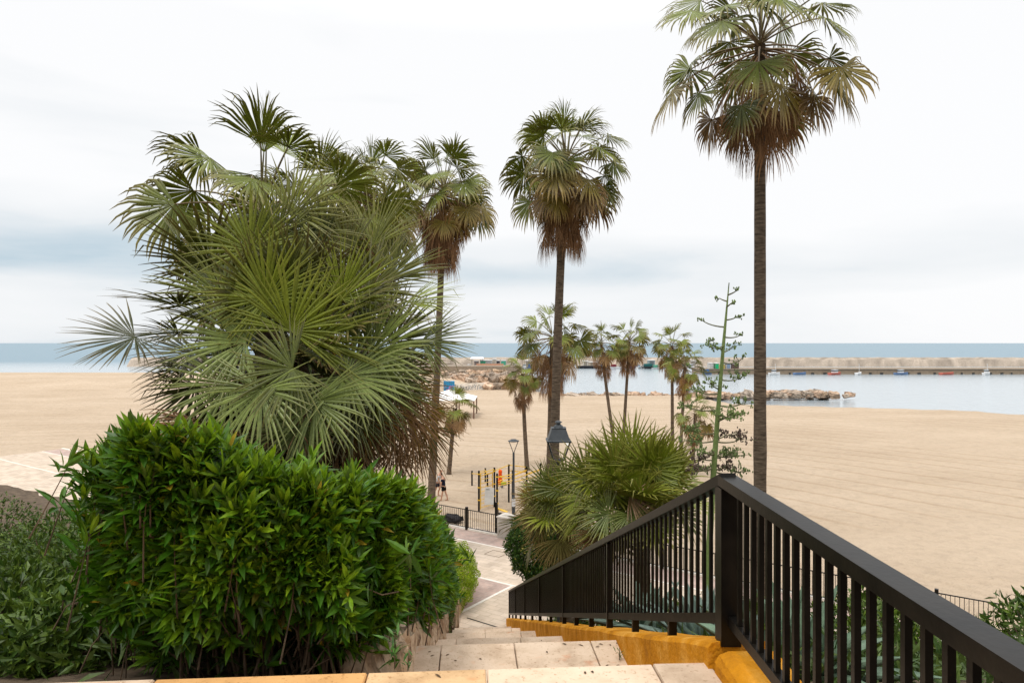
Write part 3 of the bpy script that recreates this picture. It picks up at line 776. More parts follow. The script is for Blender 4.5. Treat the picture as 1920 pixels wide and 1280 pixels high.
YG = np.array((.135, .15, .022)); DG = np.array((.05, .068, .014)); BG = np.array((.14, .18, .04))
rng = np.random.default_rng(21)
big = thing('fan_palm', 'huge bushy fan palm with stiff spiky fans towering over the oleander hedge', 'fan palm', (-2.35, 7.9, bank_z(np.array(-2.35), np.array(7.9))))
mb = MB(); cen = W(560, 640, 7.9)
for dx, dy, hh in ((0, 0, 0), (-.5, .25, .35), (.35, .4, -.35)):
    b_ = np.array((-2.35 + dx, 7.9 + dy, float(bank_z(np.array(-2.35 + dx), np.array(7.9 + dy)))))
    tube(mb, bez(b_ - ZUP * .2, b_ + ZUP * 2, cen + np.array((dx, dy, hh)), 14), np.linspace(.17, .13, 14), 10)
mb.build('trunk', M_trunk, big, smooth=True)
mb = MB()
EX = [  # px, py, d, R px, direction, toward, up, spread, colour
    (697, 657, 7.2, 150, 12, .25, .45, 2.35, BG), (650, 703, 6.9, 150, -22, .35, .55, 2.3, BG * 1.05), (590, 752, 6.6, 135, -75, .45, .6, 2.2, BG * 1.05),
    (575, 640, 7.1, 170, 48, .1, .3, 1.5, G_NEW), (606, 462, 7.6, 110, 112, .0, .1, .75, DG), (652, 480, 7.7, 120, 96, -.1, .2, .65, YG * .8),
    (762, 566, 7.8, 112, 8, .1, 1.6, .95, G_NEW), (790, 640, 7.9, 112, -2, .15, .9, 1.2, G_MID), (735, 640, 8.2, 130, 22, 0, .5, 1.7, G_MID),
    (545, 620, 6.9, 150, 70, .1, .3, 1.9, G_NEW), (538, 525, 7.2, 120, 80, .2, .3, 2.2, G_MID), (548, 690, 6.6, 130, 200, .3, .6, 2.2, G_MID),
    (690, 545, 7.8, 130, 30, .0, .5, 1.7, YG * .75), (640, 560, 7.5, 140, 62, .1, .4, 1.6, G_NEW), (700, 720, 7.6, 125, -28, .2, .6, 1.9, G_MID),
    (735, 700, 8.0, 105, -25, .1, .6, 1.5, G_MID), (660, 770, 7.4, 115, -50, .2, .5, 1.9, G_MID * .8), (560, 800, 6.7, 100, -100, .3, .6, 2.0, BG * .9),
    (700, 460, 8.1, 120, 75, -.1, .3, 1.0, YG), (735, 520, 8.3, 120, 58, -.1, .4, 1.2, YG * .8), (560, 440, 7.8, 140, 25, .1, .5, 1.1, YG * .9), (545, 400, 7.7, 130, 40, .1, .5, 1.5, YG),
    (500, 560, 7.0, 140, 120, .2, .4, 2.2, G_NEW), (460, 640, 6.9, 150, 160, .2, .5, 2.2, BG), (430, 720, 6.9, 140, 200, .3, .5, 2.2, BG), (490, 730, 6.5, 140, -100, .4, .6, 2.2, BG),
    (420, 560, 7.3, 140, 145, .1, .4, 1.9, G_MID), (470, 470, 7.5, 130, 110, .1, .3, 1.7, G_NEW), (520, 450, 7.6, 120, 90, 0, .3, 1.4, G_MID)]
for px, py, d, Rp, an, tw, up, spd, c in EX:
    fan_at(mb, px, py, d, Rp, an, tw, up, rng, spd, c * rng.uniform(.75, 1.4), c * .85 + TAN * .16, cen + rng.normal(0, .15, 3), nseg=int(16 + 13 * spd), yaw=rng.uniform(-.2, .5))
fan_burst(mb, cen - ZUP * .15, 34, .74, .80, rng, (70, -50), G_MID * .85, G_MID * .5, nseg=34, fuse=.46)  # inner fans coloured darker to imitate the shaded gaps between fans
fan_burst(mb, cen + np.array((.25, .5, -.15)), 14, .70, .75, rng, (60, -50), G_MID, G_OLD, nseg=34)
fan_burst(mb, cen + np.array((0, .2, -.5)), 22, .75, .8, rng, (10, -75), G_MID * .8, G_MID * .6, nseg=32)
fan_burst(mb, cen + np.array((-.9, .4, .1)), 22, .76, .9, rng, (70, -50), G_MID * .85, G_MID * .5, nseg=34)
mb.build('crown', M_palm, big)
mb = MB()
DEADF = [(735, 735, 7.9, 130, -40, BROWN), (750, 745, 8.2, 110, -38, G_OLD), (760, 730, 8.3, 95, -30, G_OLD * .8), (760, 770, 8.2, 130, -62, BROWN), (720, 770, 7.8, 120, -60, BROWN * .9),
         (775, 785, 8.4, 95, -58, G_OLD * .7), (795, 800, 8.6, 80, -60, G_MID * .6), (700, 790, 7.7, 110, -75, BROWN), (745, 800, 8.3, 110, -80, BROWN * 1.1), (680, 760, 7.6, 110, -55, G_OLD),
         (640, 800, 7.5, 90, -85, BROWN), (745, 690, 8.1, 105, -18, G_OLD), (780, 820, 8.6, 100, -85, BROWN), (800, 770, 8.7, 60, -38, G_OLD * .7), (740, 840, 8.4, 90, -82, TAN * .8), (420, 800, 7.6, 120, -110, BROWN), (500, 810, 7.4, 110, -95, BROWN)]
for px, py, d, Rp, an, c in DEADF:
    fan_at(mb, px, py, d, Rp, an, .15, .5, rng, rng.uniform(.6, 1.1), c * rng.uniform(.8, 1.15), c * .7 + TAN * .35, cen + rng.normal(0, .2, 3), droop=.16, nseg=26, broken=.15, yaw=rng.uniform(-.6, .6), thin=.8)
fan_burst(mb, cen + np.array((.15, .3, -.45)), 40, .78, .75, rng, (-30, -85), BROWN * .9, BROWN * .7, nseg=26, spread=1.3, droop=.2)
fan_burst(mb, cen + np.array((-.8, .3, -.45)), 24, .78, .75, rng, (-30, -85), BROWN * .9, BROWN * .7, nseg=26, spread=1.3, droop=.2)
mb.build('dead_fronds', M_dead, big)

def right_fan_palm(name, label, cen, base, spec, subs, R, plen, seed, dead, elv=(88, -25)):
    rng = np.random.default_rng(seed)
    root = thing(name, label, 'fan palm', base)
    mb = MB(); tube(mb, bez(np.asarray(base) - ZUP * .2, (np.asarray(base) + cen) / 2 + np.array((.1, 0, 0)), cen, 12), np.linspace(.15, .12, 12), 10); mb.build('trunk', M_trunk, root, smooth=True)
    mb = MB()
    for off, nn in subs: fan_burst(mb, cen + np.array(off), nn, R, plen, rng, elv, G_NEW * 1.3, G_NEW * .75, nseg=30, tipmix=.34, droop=.09, fuse=.5, spread=2.3)  # tips partly dry tan, partly lightened as a highlight in the colour
    for px, py, d, Rp, an, tw, up, spd, c in spec:
        fan_at(mb, px, py, d, Rp, an, tw, up, rng, spd, c, c * .7 + TAN * .28, cen, nseg=int(14 + 11 * spd), yaw=rng.uniform(-.3, .3))
    mb.build('crown', M_palm, root)
    mb = MB()
    for px, py, d, Rp, an, c in dead:
        fan_at(mb, px, py, d, Rp, an, .25, .45, rng, rng.uniform(1.0, 1.7), c, c * .6 + TAN * .5, cen, droop=.07, nseg=26)
    mb.build('dead_fronds', M_dead, root)
def gpt(px, d):
    x = (px - CX) * d / F; return np.array((x, d, float(bank_z(np.array(x), np.array(d)))))
OL = np.array((.17, .15, .045))
right_fan_palm('fan_palm', 'round bright green fan palm growing above the black railing', W(1195, 935, 11.5), gpt(1205, 11.8),
    [(1215, 880, 11.3, 95, 60, .1, .3, 2.0, G_NEW * 1.1), (1150, 870, 11.5, 90, 110, .1, .3, 1.6, G_NEW), (1240, 900, 11.2, 95, 15, .2, .4, 2.0, G_NEW), (1185, 850, 11.6, 85, 95, 0, .2, 1.6, G_NEW * 1.1),
     (1141, 962, 10.8, 72, -160, .3, .5, 2.4, BG), (1180, 965, 10.8, 60, -60, .3, .5, 2.3, BG), (1180, 930, 10.9, 60, -30, .3, .7, 1.2, TAN * .7), (1100, 890, 11.5, 80, 150, .1, .5, 1.6, G_MID)],
    [((0, 0, .1), 17), ((-.5, .1, -.05), 13), ((.5, .1, .0), 14), ((-.1, -.3, -.3), 7)], .70, .5, 31, [(1150, 985, 11.0, 70, -140, OL), (1120, 1000, 11.2, 60, -110, BROWN), (1210, 960, 11.2, 65, -50, TAN * .7), (1170, 1000, 11.2, 60, -90, OL)])
right_fan_palm('fan_palm', 'smaller fan palm with brown tipped drooping fans beside the lantern', W(1050, 962, 13.0), gpt(1062, 13.2),
    [(1064, 905, 12.9, 70, 75, .2, .3, 2.2, BG * 1.1), (1030, 915, 12.9, 66, 130, .2, .4, 2.0, BG), (1075, 930, 12.5, 70, 100, .2, .2, 1.0, G_NEW), (1050, 915, 12.6, 80, -120, .3, .5, 1.4, G_MID)],
    [((0, 0, 0), 15), ((-.3, .1, -.1), 8)], .58, .40, 33, [(1010, 960, 12.6, 55, -160, OL * .8), (1016, 985, 12.6, 45, -140, OL), (1050, 1010, 12.5, 60, -80, OL), (1000, 935, 12.8, 45, 175, G_OLD), (1060, 1030, 12.6, 55, -110, OL * .8), (1035, 1012, 12.6, 60, -115, OL * 1.1)], elv=(80, -55))

# ---------------------------------------------------------------- oleander hedge
def hedge():
    rng = np.random.default_rng(5)
    root = thing('oleander_hedge', 'dense glossy green oleander hedge along the left side of the stairs', 'hedge', (-2.2, 5, H - 2.2))
    def shoots(n, face):
        """shoot tips on the right side, the top and the near end of the hedge, with the way they point"""
        if face == 'side':
            d = 4.62 + 14.9 * rng.random(n) ** 1.9; h = rng.random(n) ** .9
            hh = hedge_h(d); prof = np.sqrt(np.clip(1 - (np.abs(h - .55) / .62) ** 3, 0, 1))
            x = hedge_r(d) - .62 + .62 * prof + bump(d, h) - .16 * smooth((.35 - h) / .35) * (d > 4.6)
            z = nose_z(d) + .02 + h * (hh - .02)
            nx = np.stack([np.full(n, .75), np.full(n, -.35), (h - .35) * 1.5], 1)
        elif face == 'top':
            d = 4.2 + 15 * rng.random(n) ** 1.7; w_ = rng.random(n)
            x = hedge_r(d) - .25 - w_ * 1.6; z = nose_z(d) + hedge_h(d) + .06 - .30 * np.clip(.22 - w_, 0, 1) / .22 + bump(d, w_ * 3)
            nx = np.stack([np.full(n, .3), np.full(n, -.2), np.full(n, 1.0)], 1)
        elif face == 'left':
            d = 4.5 + 5.5 * rng.random(n) ** 1.4; h = rng.random(n); hh = hedge_h(d) + .1
            prof = np.sqrt(np.clip(1 - (np.abs(h - .5) / .62) ** 3, 0, 1))
            x = -2.35 - .35 * prof - .3 * smooth((d - 4.5) / 1.2) + bump(d, h); z = nose_z(d) - .1 + h * hh
            nx = np.stack([np.full(n, -.8), np.full(n, -.3), (h - .35) * 1.5], 1)
        else:
            w_ = rng.random(n); h = rng.random(n)
            x = hedge_r(4.2) - .12 - w_ * 1.75; hh = 1.44 - .55 * np.clip((w_ - .72) / .28, 0, 1) ** 2
            prof = np.sqrt(np.clip(1 - (np.abs(h - .6) / .64) ** 3, 0, 1))
            cr_ = smooth((w_ * 1.75) / 1.0); d = 4.45 - .52 * prof + bump(x, h) + .30 * (1 - cr_) + .7 * np.clip((w_ - .6) / .4, 0, 1) ** 2; hh = hh - .42 * (1 - cr_); z = H - 1.93 + h * hh
            nx = np.stack([np.full(n, .25), np.full(n, -.9), (h - .35) * 1.6], 1)
        dep = rng.random(n) ** 1.6 * .5                       # some tips sit deeper in the hedge
        nx = unit(nx + rng.normal(0, .33, (n, 3)))
        return np.stack([x, d, z], 1) - unit(nx) * dep[:, None], nx, dep
    def hedge_r(d): return np.interp(d, [3.5, 4.2, 5, 6, 7, 9, 11, 14, 17, 20], [-1.0, -.88, -.80, -.78, -.82, -.99, -1.18, -1.42, -1.62, -1.80])
    def hedge_h(d): return np.interp(d, [3.5, 4.2, 5, 6, 7, 9, 12, 16, 20], [1.08, 1.14, 1.26, 1.36, 1.42, 1.60, 1.74, 1.72, 1.52])
    def bump(a, b): return .09 * np.sin(a * 3.1 + b * 5) + .06 * np.sin(a * 7.3 - b * 4)
    mb = MB(); sm = MB()
    for face, n in (('side', 4600), ('top', 2200), ('front', 1500), ('left', 1500)):
        T, Dn, dep = shoots(n, face)
        keep = rng.random(n) < np.where((face != 'top') & (T[:, 2] < nose_z(np.maximum(T[:, 1], 3.7)) + .38), .55, 1.0)
        T, Dn, dep = T[keep], Dn[keep], dep[keep]; n = len(T)
        Dn = unit(Dn + np.array((0, 0, .60)))
        big = 1 + .35 * np.clip((T[:, 1] - 8) / 10, 0, 1)
        for w_ in range(5):                                   # whorls of three down each shoot
            for k in range(3):
                a = k * 2 * PI / 3 + w_ * 1.05 + rng.uniform(-.3, .3, n)
                ref = unit(np.cross(Dn, np.array((.3, .8, .5)))); r2 = np.cross(Dn, ref)
                rad = ref * np.cos(a)[:, None] + r2 * np.sin(a)[:, None]
                open_ = .30 + .23 * w_ + rng.normal(0, .1, n)
                ld = unit(Dn * np.cos(open_)[:, None] + rad * np.sin(open_)[:, None])
                L = (.125 + .014 * w_) * rng.uniform(.75, 1.3, n) * big
                young = np.clip(1 - w_ / 3.5, 0, 1) * rng.uniform(.3, 1, n)
                c = np.stack([.042 + .190 * young, .125 + .235 * young, .005 + .008 * young], 1) * rng.uniform(.65, 1.25, n)[:, None]
                yl = rng.random(n) < .01; c[yl] = np.array((.33, .24, .02)); od = rng.random(n) < .12; c[od] = c[od] * .35 + np.array((.03, .05, .012))
                bs = T - Dn * (.034 * w_ * big)[:, None]
                low_ = rng.random(n) < (.9 if w_ < 4 else .7)
                leaves(mb, bs[low_], ld[low_], Dn[low_] + rng.normal(0, .15, (low_.sum(), 3)), L[low_], L[low_] * rng.uniform(.18, .25, low_.sum()), rng.uniform(-.04, .24, low_.sum()), c[low_])
        for i in range(0, n, 3):
            t_ = T[i]; b_ = t_ - Dn[i] * rng.uniform(.25, .5) - ZUP * rng.uniform(.1, .3)
            tube(sm, [b_, (t_ + b_) / 2 + rng.normal(0, .02, 3), t_], np.array((.006, .004, .0025)), 4, c_=(.5, .6, .3), cap=False)
    mb.build('foliage', M_leaf, root)
    for i in range(130):
        d = rng.uniform(4.3, 9); x = hedge_r(d) - rng.uniform(.5, 1.4)
        if i < 60: d = rng.uniform(4.6, 5.3); x = -1.15 - rng.uniform(0, 1.2)
        b_ = np.array((x, d, nose_z(max(d, 3.7)) - .25)); t_ = b_ + np.array((rng.normal(-.1, .12), abs(rng.normal(.1, .15)), rng.uniform(.5, .9)))
        tube(sm, bez(b_, (b_ + t_) / 2 + rng.normal(0, .05, 3), t_, 6), np.linspace(.013, .006, 6), 5)
    sm.build('stems', M_stem, root)
hedge()

# ---------------------------------------------------------------- rounded shrubs and ground cover
def shrub(name, label, cat, c, rad, n, seed, c1, c2, L=.05, wr=.5, flat=None, flowers=0, group=None, base=None):
    rng = np.random.default_rng(seed)
    c = np.asarray(c, float); rad = np.asarray(rad, float)
    root = thing(name, label, cat, c - ZUP * rad[2] if base is None else base, group)
    u = unit(rng.normal(0, 1, (n, 3)))
    lump = 1 + .10 * np.sin(u[:, 0] * 9 + seed) * np.cos(u[:, 2] * 8) + .08 * np.sin(u[:, 1] * 13 + u[:, 2] * 11)
    rr = (1 - rng.random(n) ** 2 * .35) * lump
    p = c + u * rad * rr[:, None]
    dr = unit(u + rng.normal(0, .55, (n, 3)) + np.array((0, 0, .35)))
    mb = MB()
    for k in range(2):
        f = rng.random(n)[:, None] ** 1.3
        cc = (np.asarray(c1) * (1 - f) + np.asarray(c2) * f) * rng.uniform(.7, 1.25, n)[:, None]
        leaves(mb, p, unit(dr + rng.normal(0, .5, (n, 3))), u + rng.normal(0, .3, (n, 3)), L * rng.uniform(.7, 1.3, n), L * wr * rng.uniform(.8, 1.2, n), .1, cc, n=2)
    mb.build('foliage', M_leaf, root)
    sm = MB()
    for i in range(26):
        a = c - ZUP * rad[2] * 1.0 + rng.normal(0, .1, 3); b = c + u[i] * rad * .85
        tube(sm, bez(a, (a + b) / 2 + rng.normal(0, .08, 3), b, 5), np.linspace(.025, .006, 5), 5)
    sm.build('stems', M_stem, root)
    if flowers:
        fm = MB(); i = rng.choice(n, flowers, replace=False)
        for k in range(4):
            leaves(fm, p[i] + u[i] * .02, unit(u[i] + rng.normal(0, .7, (flowers, 3))), u[i], .045, .04, .1, np.tile((.62, .55, .12), (flowers, 1)), n=2)
        tag(fm.build('flowers', M_leaf, root), kind='stuff')
    return root
shrub('flowering_bush', 'dark green rounded bush dotted with pale yellow flowers at the stair foot', 'bush', W(1003, 1020, 21.5), (.88, .9, 1.15), 11000, 41, (.022, .06, .008), (.08, .16, .014), .085, .42, flowers=300)
shrub('flowering_bush', 'leafy green bush tucked under the drooping brown fans near the second pillar', 'bush', W(1050, 985, 22.5), (1.0, .9, 1.0), 8000, 42, (.045, .10, .012), (.12, .21, .02), .085, .38, flowers=60)
shrub('clipped_shrub', 'rounded light yellow green shrub inside the curved planter edge', 'shrub', (-2.10, 25.5, 1.0), (.74, 1.7, 1.12), 16000, 43, (.16, .28, .003), (.40, .50, .004), .05, .5)
shrub('fine_leaved_shrub', 'loose green shrub between the hedge and the light green planter shrub', 'shrub', (-2.75, 20.0, 2.2), (.70, 1.7, 1.1), 7000, 44, (.04, .09, .015), (.11, .17, .03), .09, .2)
shrub('trailing_weed', 'small green weeds spilling over the stone wall at the stairs edge', 'weeds', (-1.66, 16.2, 3.3), (.22, .9, .42), 1500, 45, (.06, .10, .02), (.14, .18, .03), .06, .3)

rng = np.random.default_rng(9)
n = 36000
x = rng.uniform(-22, 26, n); y = 4.6 + 20 * rng.random(n); ok = (y < toe(x) - .4) & ((x > kerb_in(y) + .5) | (x < stair_l(y) - .6))
near = rng.random(n) < np.where(np.abs(x) < 8, 1, .6)
x, y = x[ok & near], y[ok & near]; n = len(x)
p = np.stack([x, y, bank_z(x, y) + rng.uniform(0, .22, n)], 1)
mb = MB(); dr = unit(rng.normal(0, .6, (n, 3)) + np.array((0, -.1, .8)))
f = rng.random(n)[:, None]
cc = np.array((.035, .075, .015)) * (1 - f) + np.array((.10, .15, .03)) * f
for k in range(3):
    leaves(mb, p + rng.normal(0, .05, (n, 3)), unit(dr + rng.normal(0, .5, (n, 3))), rng.normal(0, 1, (n, 3)), rng.uniform(.12, .34, n), rng.uniform(.02, .06, n), .3, cc * rng.uniform(.7, 1.2, n)[:, None], n=2)
tag(mb.build('ground_cover', M_leaf), kind='stuff')
SPOT = [(1.9, 16.5, .9), (3.2, 14.5, 1.0), (3.8, 11.5, .9), (5.0, 13.2, 1.1), (6.4, 10.6, 1.0), (7.5, 13.2, 1.1), (4.6, 8.4, .8), (2.7, 19.0, .9), (9.0, 10.5, 1.0), (6.2, 7.4, .8), (3.0, 8.6, .6), (1.8, 19.6, .7), (-4.2, 7.4, .8), (-5.6, 9.0, .9), (-7.4, 11.0, 1.1), (-5.4, 12.5, 1.1), (-9.5, 14.0, 1.2), (-4.6, 6.0, .6), (-3.6, 5.4, .5), (-6.2, 6.6, .8), (-8.4, 8.6, 1.0), (-3.4, 9.6, .9), (-10, 16, 1.2), (-12, 20, 1.3), (-8, 18, 1.2), (-14, 15, 1.3), (-9, 22, 1.0), (-6, 16, 1.0), (-11, 12, 1.2), (-15, 19, 1.3), (-12.5, 23.5, 1.1), (-7, 21, 1.1)]
LBL = ['low dark green bush filling the bank below the railing', 'bushy green shrub on the bank under the round fan palm']
for i, (x, y, r) in enumerate(SPOT):
    z = float(bank_z(np.array(x), np.array(y)))
    shrub('bank_bush', 'low dark green bush filling the planted bank below the railing' if x > 0 else 'low green bush on the bank at the left of the hedge', 'bush', (x, y, z + r * .45), (r, r, r * .75), 1500, 60 + i, (.035, .075, .010), (.12, .18, .02), .11, .36, group='bushes on the planted bank' if x > 0 else 'bushes left of the hedge', base=(x, y, z))

# ---------------------------------------------------------------- agaves
def agave(label, pos, R, n, seed, c=(.12, .17, .14), name='agave', zmin=20):
    rng = np.random.default_rng(seed); root = thing(name, label, 'agave', pos, None); mb = MB()
    for i in range(n):
        f = i / n; el_ = math.radians(84 - (84 - zmin) * f ** .8 + rng.normal(0, 4)); az_ = i * 2.39996
        rad = np.array((math.cos(az_), math.sin(az_), 0)); D = rad * math.cos(el_) + ZUP * math.sin(el_)
        L = R * (.75 + .3 * f) * rng.uniform(.85, 1.1); s = np.cross(ZUP, rad); steps = 9
        p = np.asarray(pos, float) + rad * .05; rows = []
        for k in range(steps + 1):
            t = k / steps; w = R * .085 * (math.sin(PI * min(1, t * .75 + .22)) ** .9) * (1 - t ** 6) + .001
            u = np.cross(D, s) * -1; u = u if u[2] > 0 else -u
            rows.append([p - s * w + u * w * .55, p - s * w * .5 + u * w * .1, p - u * w * .22, p + s * w * .5 + u * w * .1, p + s * w + u * w * .55, p - u * w * .55])
            p = p + D * L / steps; D = unit(D - ZUP * .035 * (f + .2) * rng.uniform(.3, 1.5))
        v = np.array(rows).reshape(-1, 3); q = []
        for k in range(steps):
            for j in range(6):
                q.append((k * 6 + j, k * 6 + (j + 1) % 6, k * 6 + 6 + (j + 1) % 6, k * 6 + 6 + j))
        mb.add(v, q, c=np.asarray(c) * rng.uniform(.8, 1.2))
    mb.build('leaves', M_green, root, smooth=True)
    return root
def agv(px, d, dz=0.0): 
    g = gpt(px, d); g[2] += dz; return g
agave('large blue green agave right behind the nearest railing panel', agv(1325, 7.4, .1), .95, 36, 1)
agave('agave half hidden behind the corner post of the railing', agv(1490, 5.2), .95, 28, 2, (.11, .17, .11))
agave('grey blue agave under the brown drooping fans by the railing', agv(1090, 16.0, .6), 1.05, 28, 3, (.15, .20, .18))
agave('agave whose upright leaves stand between the two fan palms', agv(1215, 9.0, .3), .95, 26, 4, (.12, .17, .13))

stalk = thing('agave_flower_stalk', 'tall green agave flower stalk with curved side branches of bud clusters', 'flower stalk', gpt(1322, 9.2))
D_ = 9.2
def sp_at(y):
    return np.interp(y, [530, 640, 760, 885, 1000, 1200], [1367, 1357, 1347, 1338, 1331, 1322])
ys_ = np.array([1262, 1150, 1050, 950, 880, 800, 720, 640, 580, 545, 530.0])
mb = MB(); tube(mb, [W(sp_at(y), y, D_) for y in ys_], np.interp(ys_, [530, 640, 800, 900, 1262], [.006, .022, .033, .04, .05]), 10, c_=(.17, .235, .075))
mb.build('stalk', M_green, stalk, smooth=True)
BR = [(565, 1349, 559, 0, 0), (553, 1382, 544, 0, 0), (575, 1374, 566, 0, 0), (613, 1316, 600, 1, 0), (600, 1384, 592, 1, 0), (632, 1388, 628, 1, 0), (655, 1328, 641, 2, 0), (660, 1369, 653, 2, 0), (648, 1336, 652, 2, 0),
      (696, 1288, 686, 0, 0), (680, 1386, 676, 2, 0), (738, 1306, 732, 3, 0), (730, 1334, 720, 3, 0), (712, 1387, 708, 3, 0), (768, 1290, 762, 3, 0), (760, 1390, 757, 3, 0), (790, 1363, 781, 4, 0), (785, 1380, 778, 4, 0),
      (812, 1297, 806, 4, 0), (826, 1300, 827, 4, 0), (828, 1389, 822, 4, 1), (822, 1362, 815, 3, 1), (858, 1361, 852, 4, 0), (852, 1374, 855, 4, 0), (870, 1318, 880, 4, 0), (862, 1313, 858, 4, 1), (880, 1362, 874, 4, 1), (884, 1384, 884, 4, 0), (850, 1322, 848, 3, 0), (876, 1300, 880, 3, 1)]
rng = np.random.default_rng(77)
for sy, tx, ty, sz, dead in BR:
    bm_ = MB(); fm = bm_
    a = W(sp_at(sy), sy, D_); dp = rng.uniform(-.25, .25); b = W(tx, ty, D_ + dp)
    m_ = a * .35 + b * .65 - ZUP * abs(b[0] - a[0]) * .18
    tube(bm_, bez(a, m_, b, 7), np.linspace(.012, .006, 7), 5, c_=(.12, .12, .05))
    k = [3, 4, 9, 15, 22][sz]; cl = [.03, .045, .085, .10, .115][sz]
    cb = np.array((.14, .20, .055)) if not dead else np.array((.10, .065, .05))
    for i in range(k):
        off = rng.normal(0, 1, 3) * np.array((cl, cl, cl * .45)) * .8 + ZUP * cl * .25
        q_ = b + off; tube(bm_, [b - ZUP * .01, q_], .003, 4, c_=(.12, .13, .05), cap=False)
        for j in range(4):
            w_ = q_ + rng.normal(0, .014, 3)
            tube(fm, [w_ - ZUP * .012, w_, w_ + ZUP * .016], np.array((.004, .011, .004)), 5, c_=cb * rng.uniform(.7, 1.3))
    bm_.build('branch', M_green, stalk)

# weeds and leaf litter at the near steps
def weed(pos, n, h, seed, label):
    rng = np.random.default_rng(seed); root = thing('weed', label, 'weed', pos); mb = MB()
    b = np.tile(np.asarray(pos, float), (n, 1)); z_ = rng.random(n) * h
    b[:, 2] += z_; a = rng.uniform(0, 2 * PI, n); b[:, 0] += rng.normal(0, h * .12, n); b[:, 1] += rng.normal(0, h * .12, n)
    dr = np.stack([np.cos(a), np.sin(a), rng.uniform(.5, 1.6, n)], 1)
    leaves(mb, b, dr, ZUP + rng.normal(0, .1, (n, 3)), rng.uniform(.4, .8, n) * h * .7, h * .09, .25, np.array((.06, .14, .02)) * rng.uniform(.7, 1.4, n)[:, None])
    mb.build('leaves', M_leaf, root)
    sm = MB(); tube(sm, [np.asarray(pos), np.asarray(pos) + ZUP * h], np.array((.004, .002)), 5); sm.build('stem', M_stem, root)
weed(W(740, 1252, 3.95), 16, .20, 1, 'oleander seedling with narrow leaves at the top of the stone wall')
weed(W(765, 1256, 4.1), 12, .12, 2, 'tiny bright weed beside the seedling where the wall meets the steps')
weed((kerb_in(5.55) - .06, 5.55, zA - .87), 14, .10, 3, 'small weed in the corner between the second landing and ochre kerb')
rng = np.random.default_rng(12); mb = MB(); n = 70
s_ = np.concatenate([rng.uniform(-.5, -.02, 12), rng.uniform(1.4, 2.2, 26), rng.uniform(4.6, 5.6, 20), rng.uniform(8.4, 9.4, 12)]); v_ = -1.76 * rng.random(n) ** .6
v_[12:24] = rng.uniform(-.3, -.02, 12)
zz = np.where(s_ < 0, 0, np.where(s_ < 3, -.87, np.where(s_ < 6, -2.36, -3.95)))
p = np.array([(*st(a, b), zA + z + .004) for a, b, z in zip(s_, v_, zz)])
leaves(mb, p, np.stack([rng.normal(0, 1, n), rng.normal(0, 1, n), rng.uniform(0, .2, n)], 1), np.tile(ZUP, (n, 1)), rng.uniform(.02, .06, n), .014, .2, np.array((.11, .07, .04)) * rng.uniform(.5, 1.4, n)[:, None])
tag(mb.build('leaf_litter', M_dead), kind='stuff')

# ---------------------------------------------------------------- lamps
lp = W(1047, 840, 15.5); lx, ly, lz = lp
lan = thing('street_lantern', 'black four sided street lantern showing above the smaller fan palm', 'lantern', (lx, ly, float(bank_z(np.array(lx), np.array(ly)))))
k = 15.5 / F
zt = H - (788 - CY) * k; zr = H - (824 - CY) * k; zb = H - (862 - CY) * k
mb = MB(); lathe(mb, (lx, ly, 0), [(.035, float(lan.location.z) - .2), (.05, float(lan.location.z) + .9), (.036, float(lan.location.z) + 1.0), (.03, zb - .1), (.06, zb - .06), (.05, zb)], 12); mb.build('post', M_dark, lan)
mb = MB(); lathe(mb, (lx, ly, 0), [(.285, zr - .03), (.285, zr), (.25, zr + .02), (.165, zr + .27), (.175, zr + .285)], sq=True); mb.build('roof', M_dark, lan)
mb = MB(); lathe(mb, (lx, ly, 0), [(.12, zr + .285), (.10, zr + .33), (.055, zr + .36), (.05, zr + .39), (.085, zr + .40), (.075, zr + .425), (.02, zr + .45)], 14); mb.build('finial', M_dark, lan)
mb = MB()
for sx_ in (-1, 1):
    for sy_ in (-1, 1):
        bar(mb, (lx + sx_ * .25, ly + sy_ * .25, zr - .03), (lx + sx_ * .12, ly + sy_ * .12, zb + .02), .026, .026)
lathe(mb, (lx, ly, 0), [(.13, zb), (.13, zb + .03)], sq=True)
mb.build('frame', M_dark, lan)
mb = MB(); lathe(mb, (lx, ly, 0), [(.105, zb + .035), (.225, zr - .035)], sq=True); mb.build('glass', M_glass, lan)

lb = W(963, 0, 34.6); lb[2] = 0
sl_ = thing('street_lamp', 'slim grey street lamp with a flat head on a V bracket beside the stone pillar', 'street lamp', lb)
hd = H - (826 - CY) * 34.6 / F; vy = H - (848 - CY) * 34.6 / F
mb = MB(); lathe(mb, (lb[0], lb[1], 0), [(.09, 0), (.09, 1.9), (.062, 1.95), (.055, vy)], 12); mb.build('pole', M_dark, sl_)
mb = MB()
for s in (-1, 1): bar(mb, (lb[0], lb[1], vy - .05), (lb[0] + s * .235, lb[1], hd - .03), .035, .035)
mb.build('bracket', M_dark, sl_)
mb = MB(); lathe(mb, (lb[0], lb[1], hd - .04), [(.25, 0), (.29, .02), (.29, .05), (.16, .09), (.14, .12)], 20); mb.build('lamp_head', M_dark, sl_)
mb = MB(); lathe(mb, (lb[0], lb[1], 0), [(.093, 1.45), (.093, 1.85)], 12, c_=(.8, .8, .82)); mb.build('sticker', M_white, sl_)

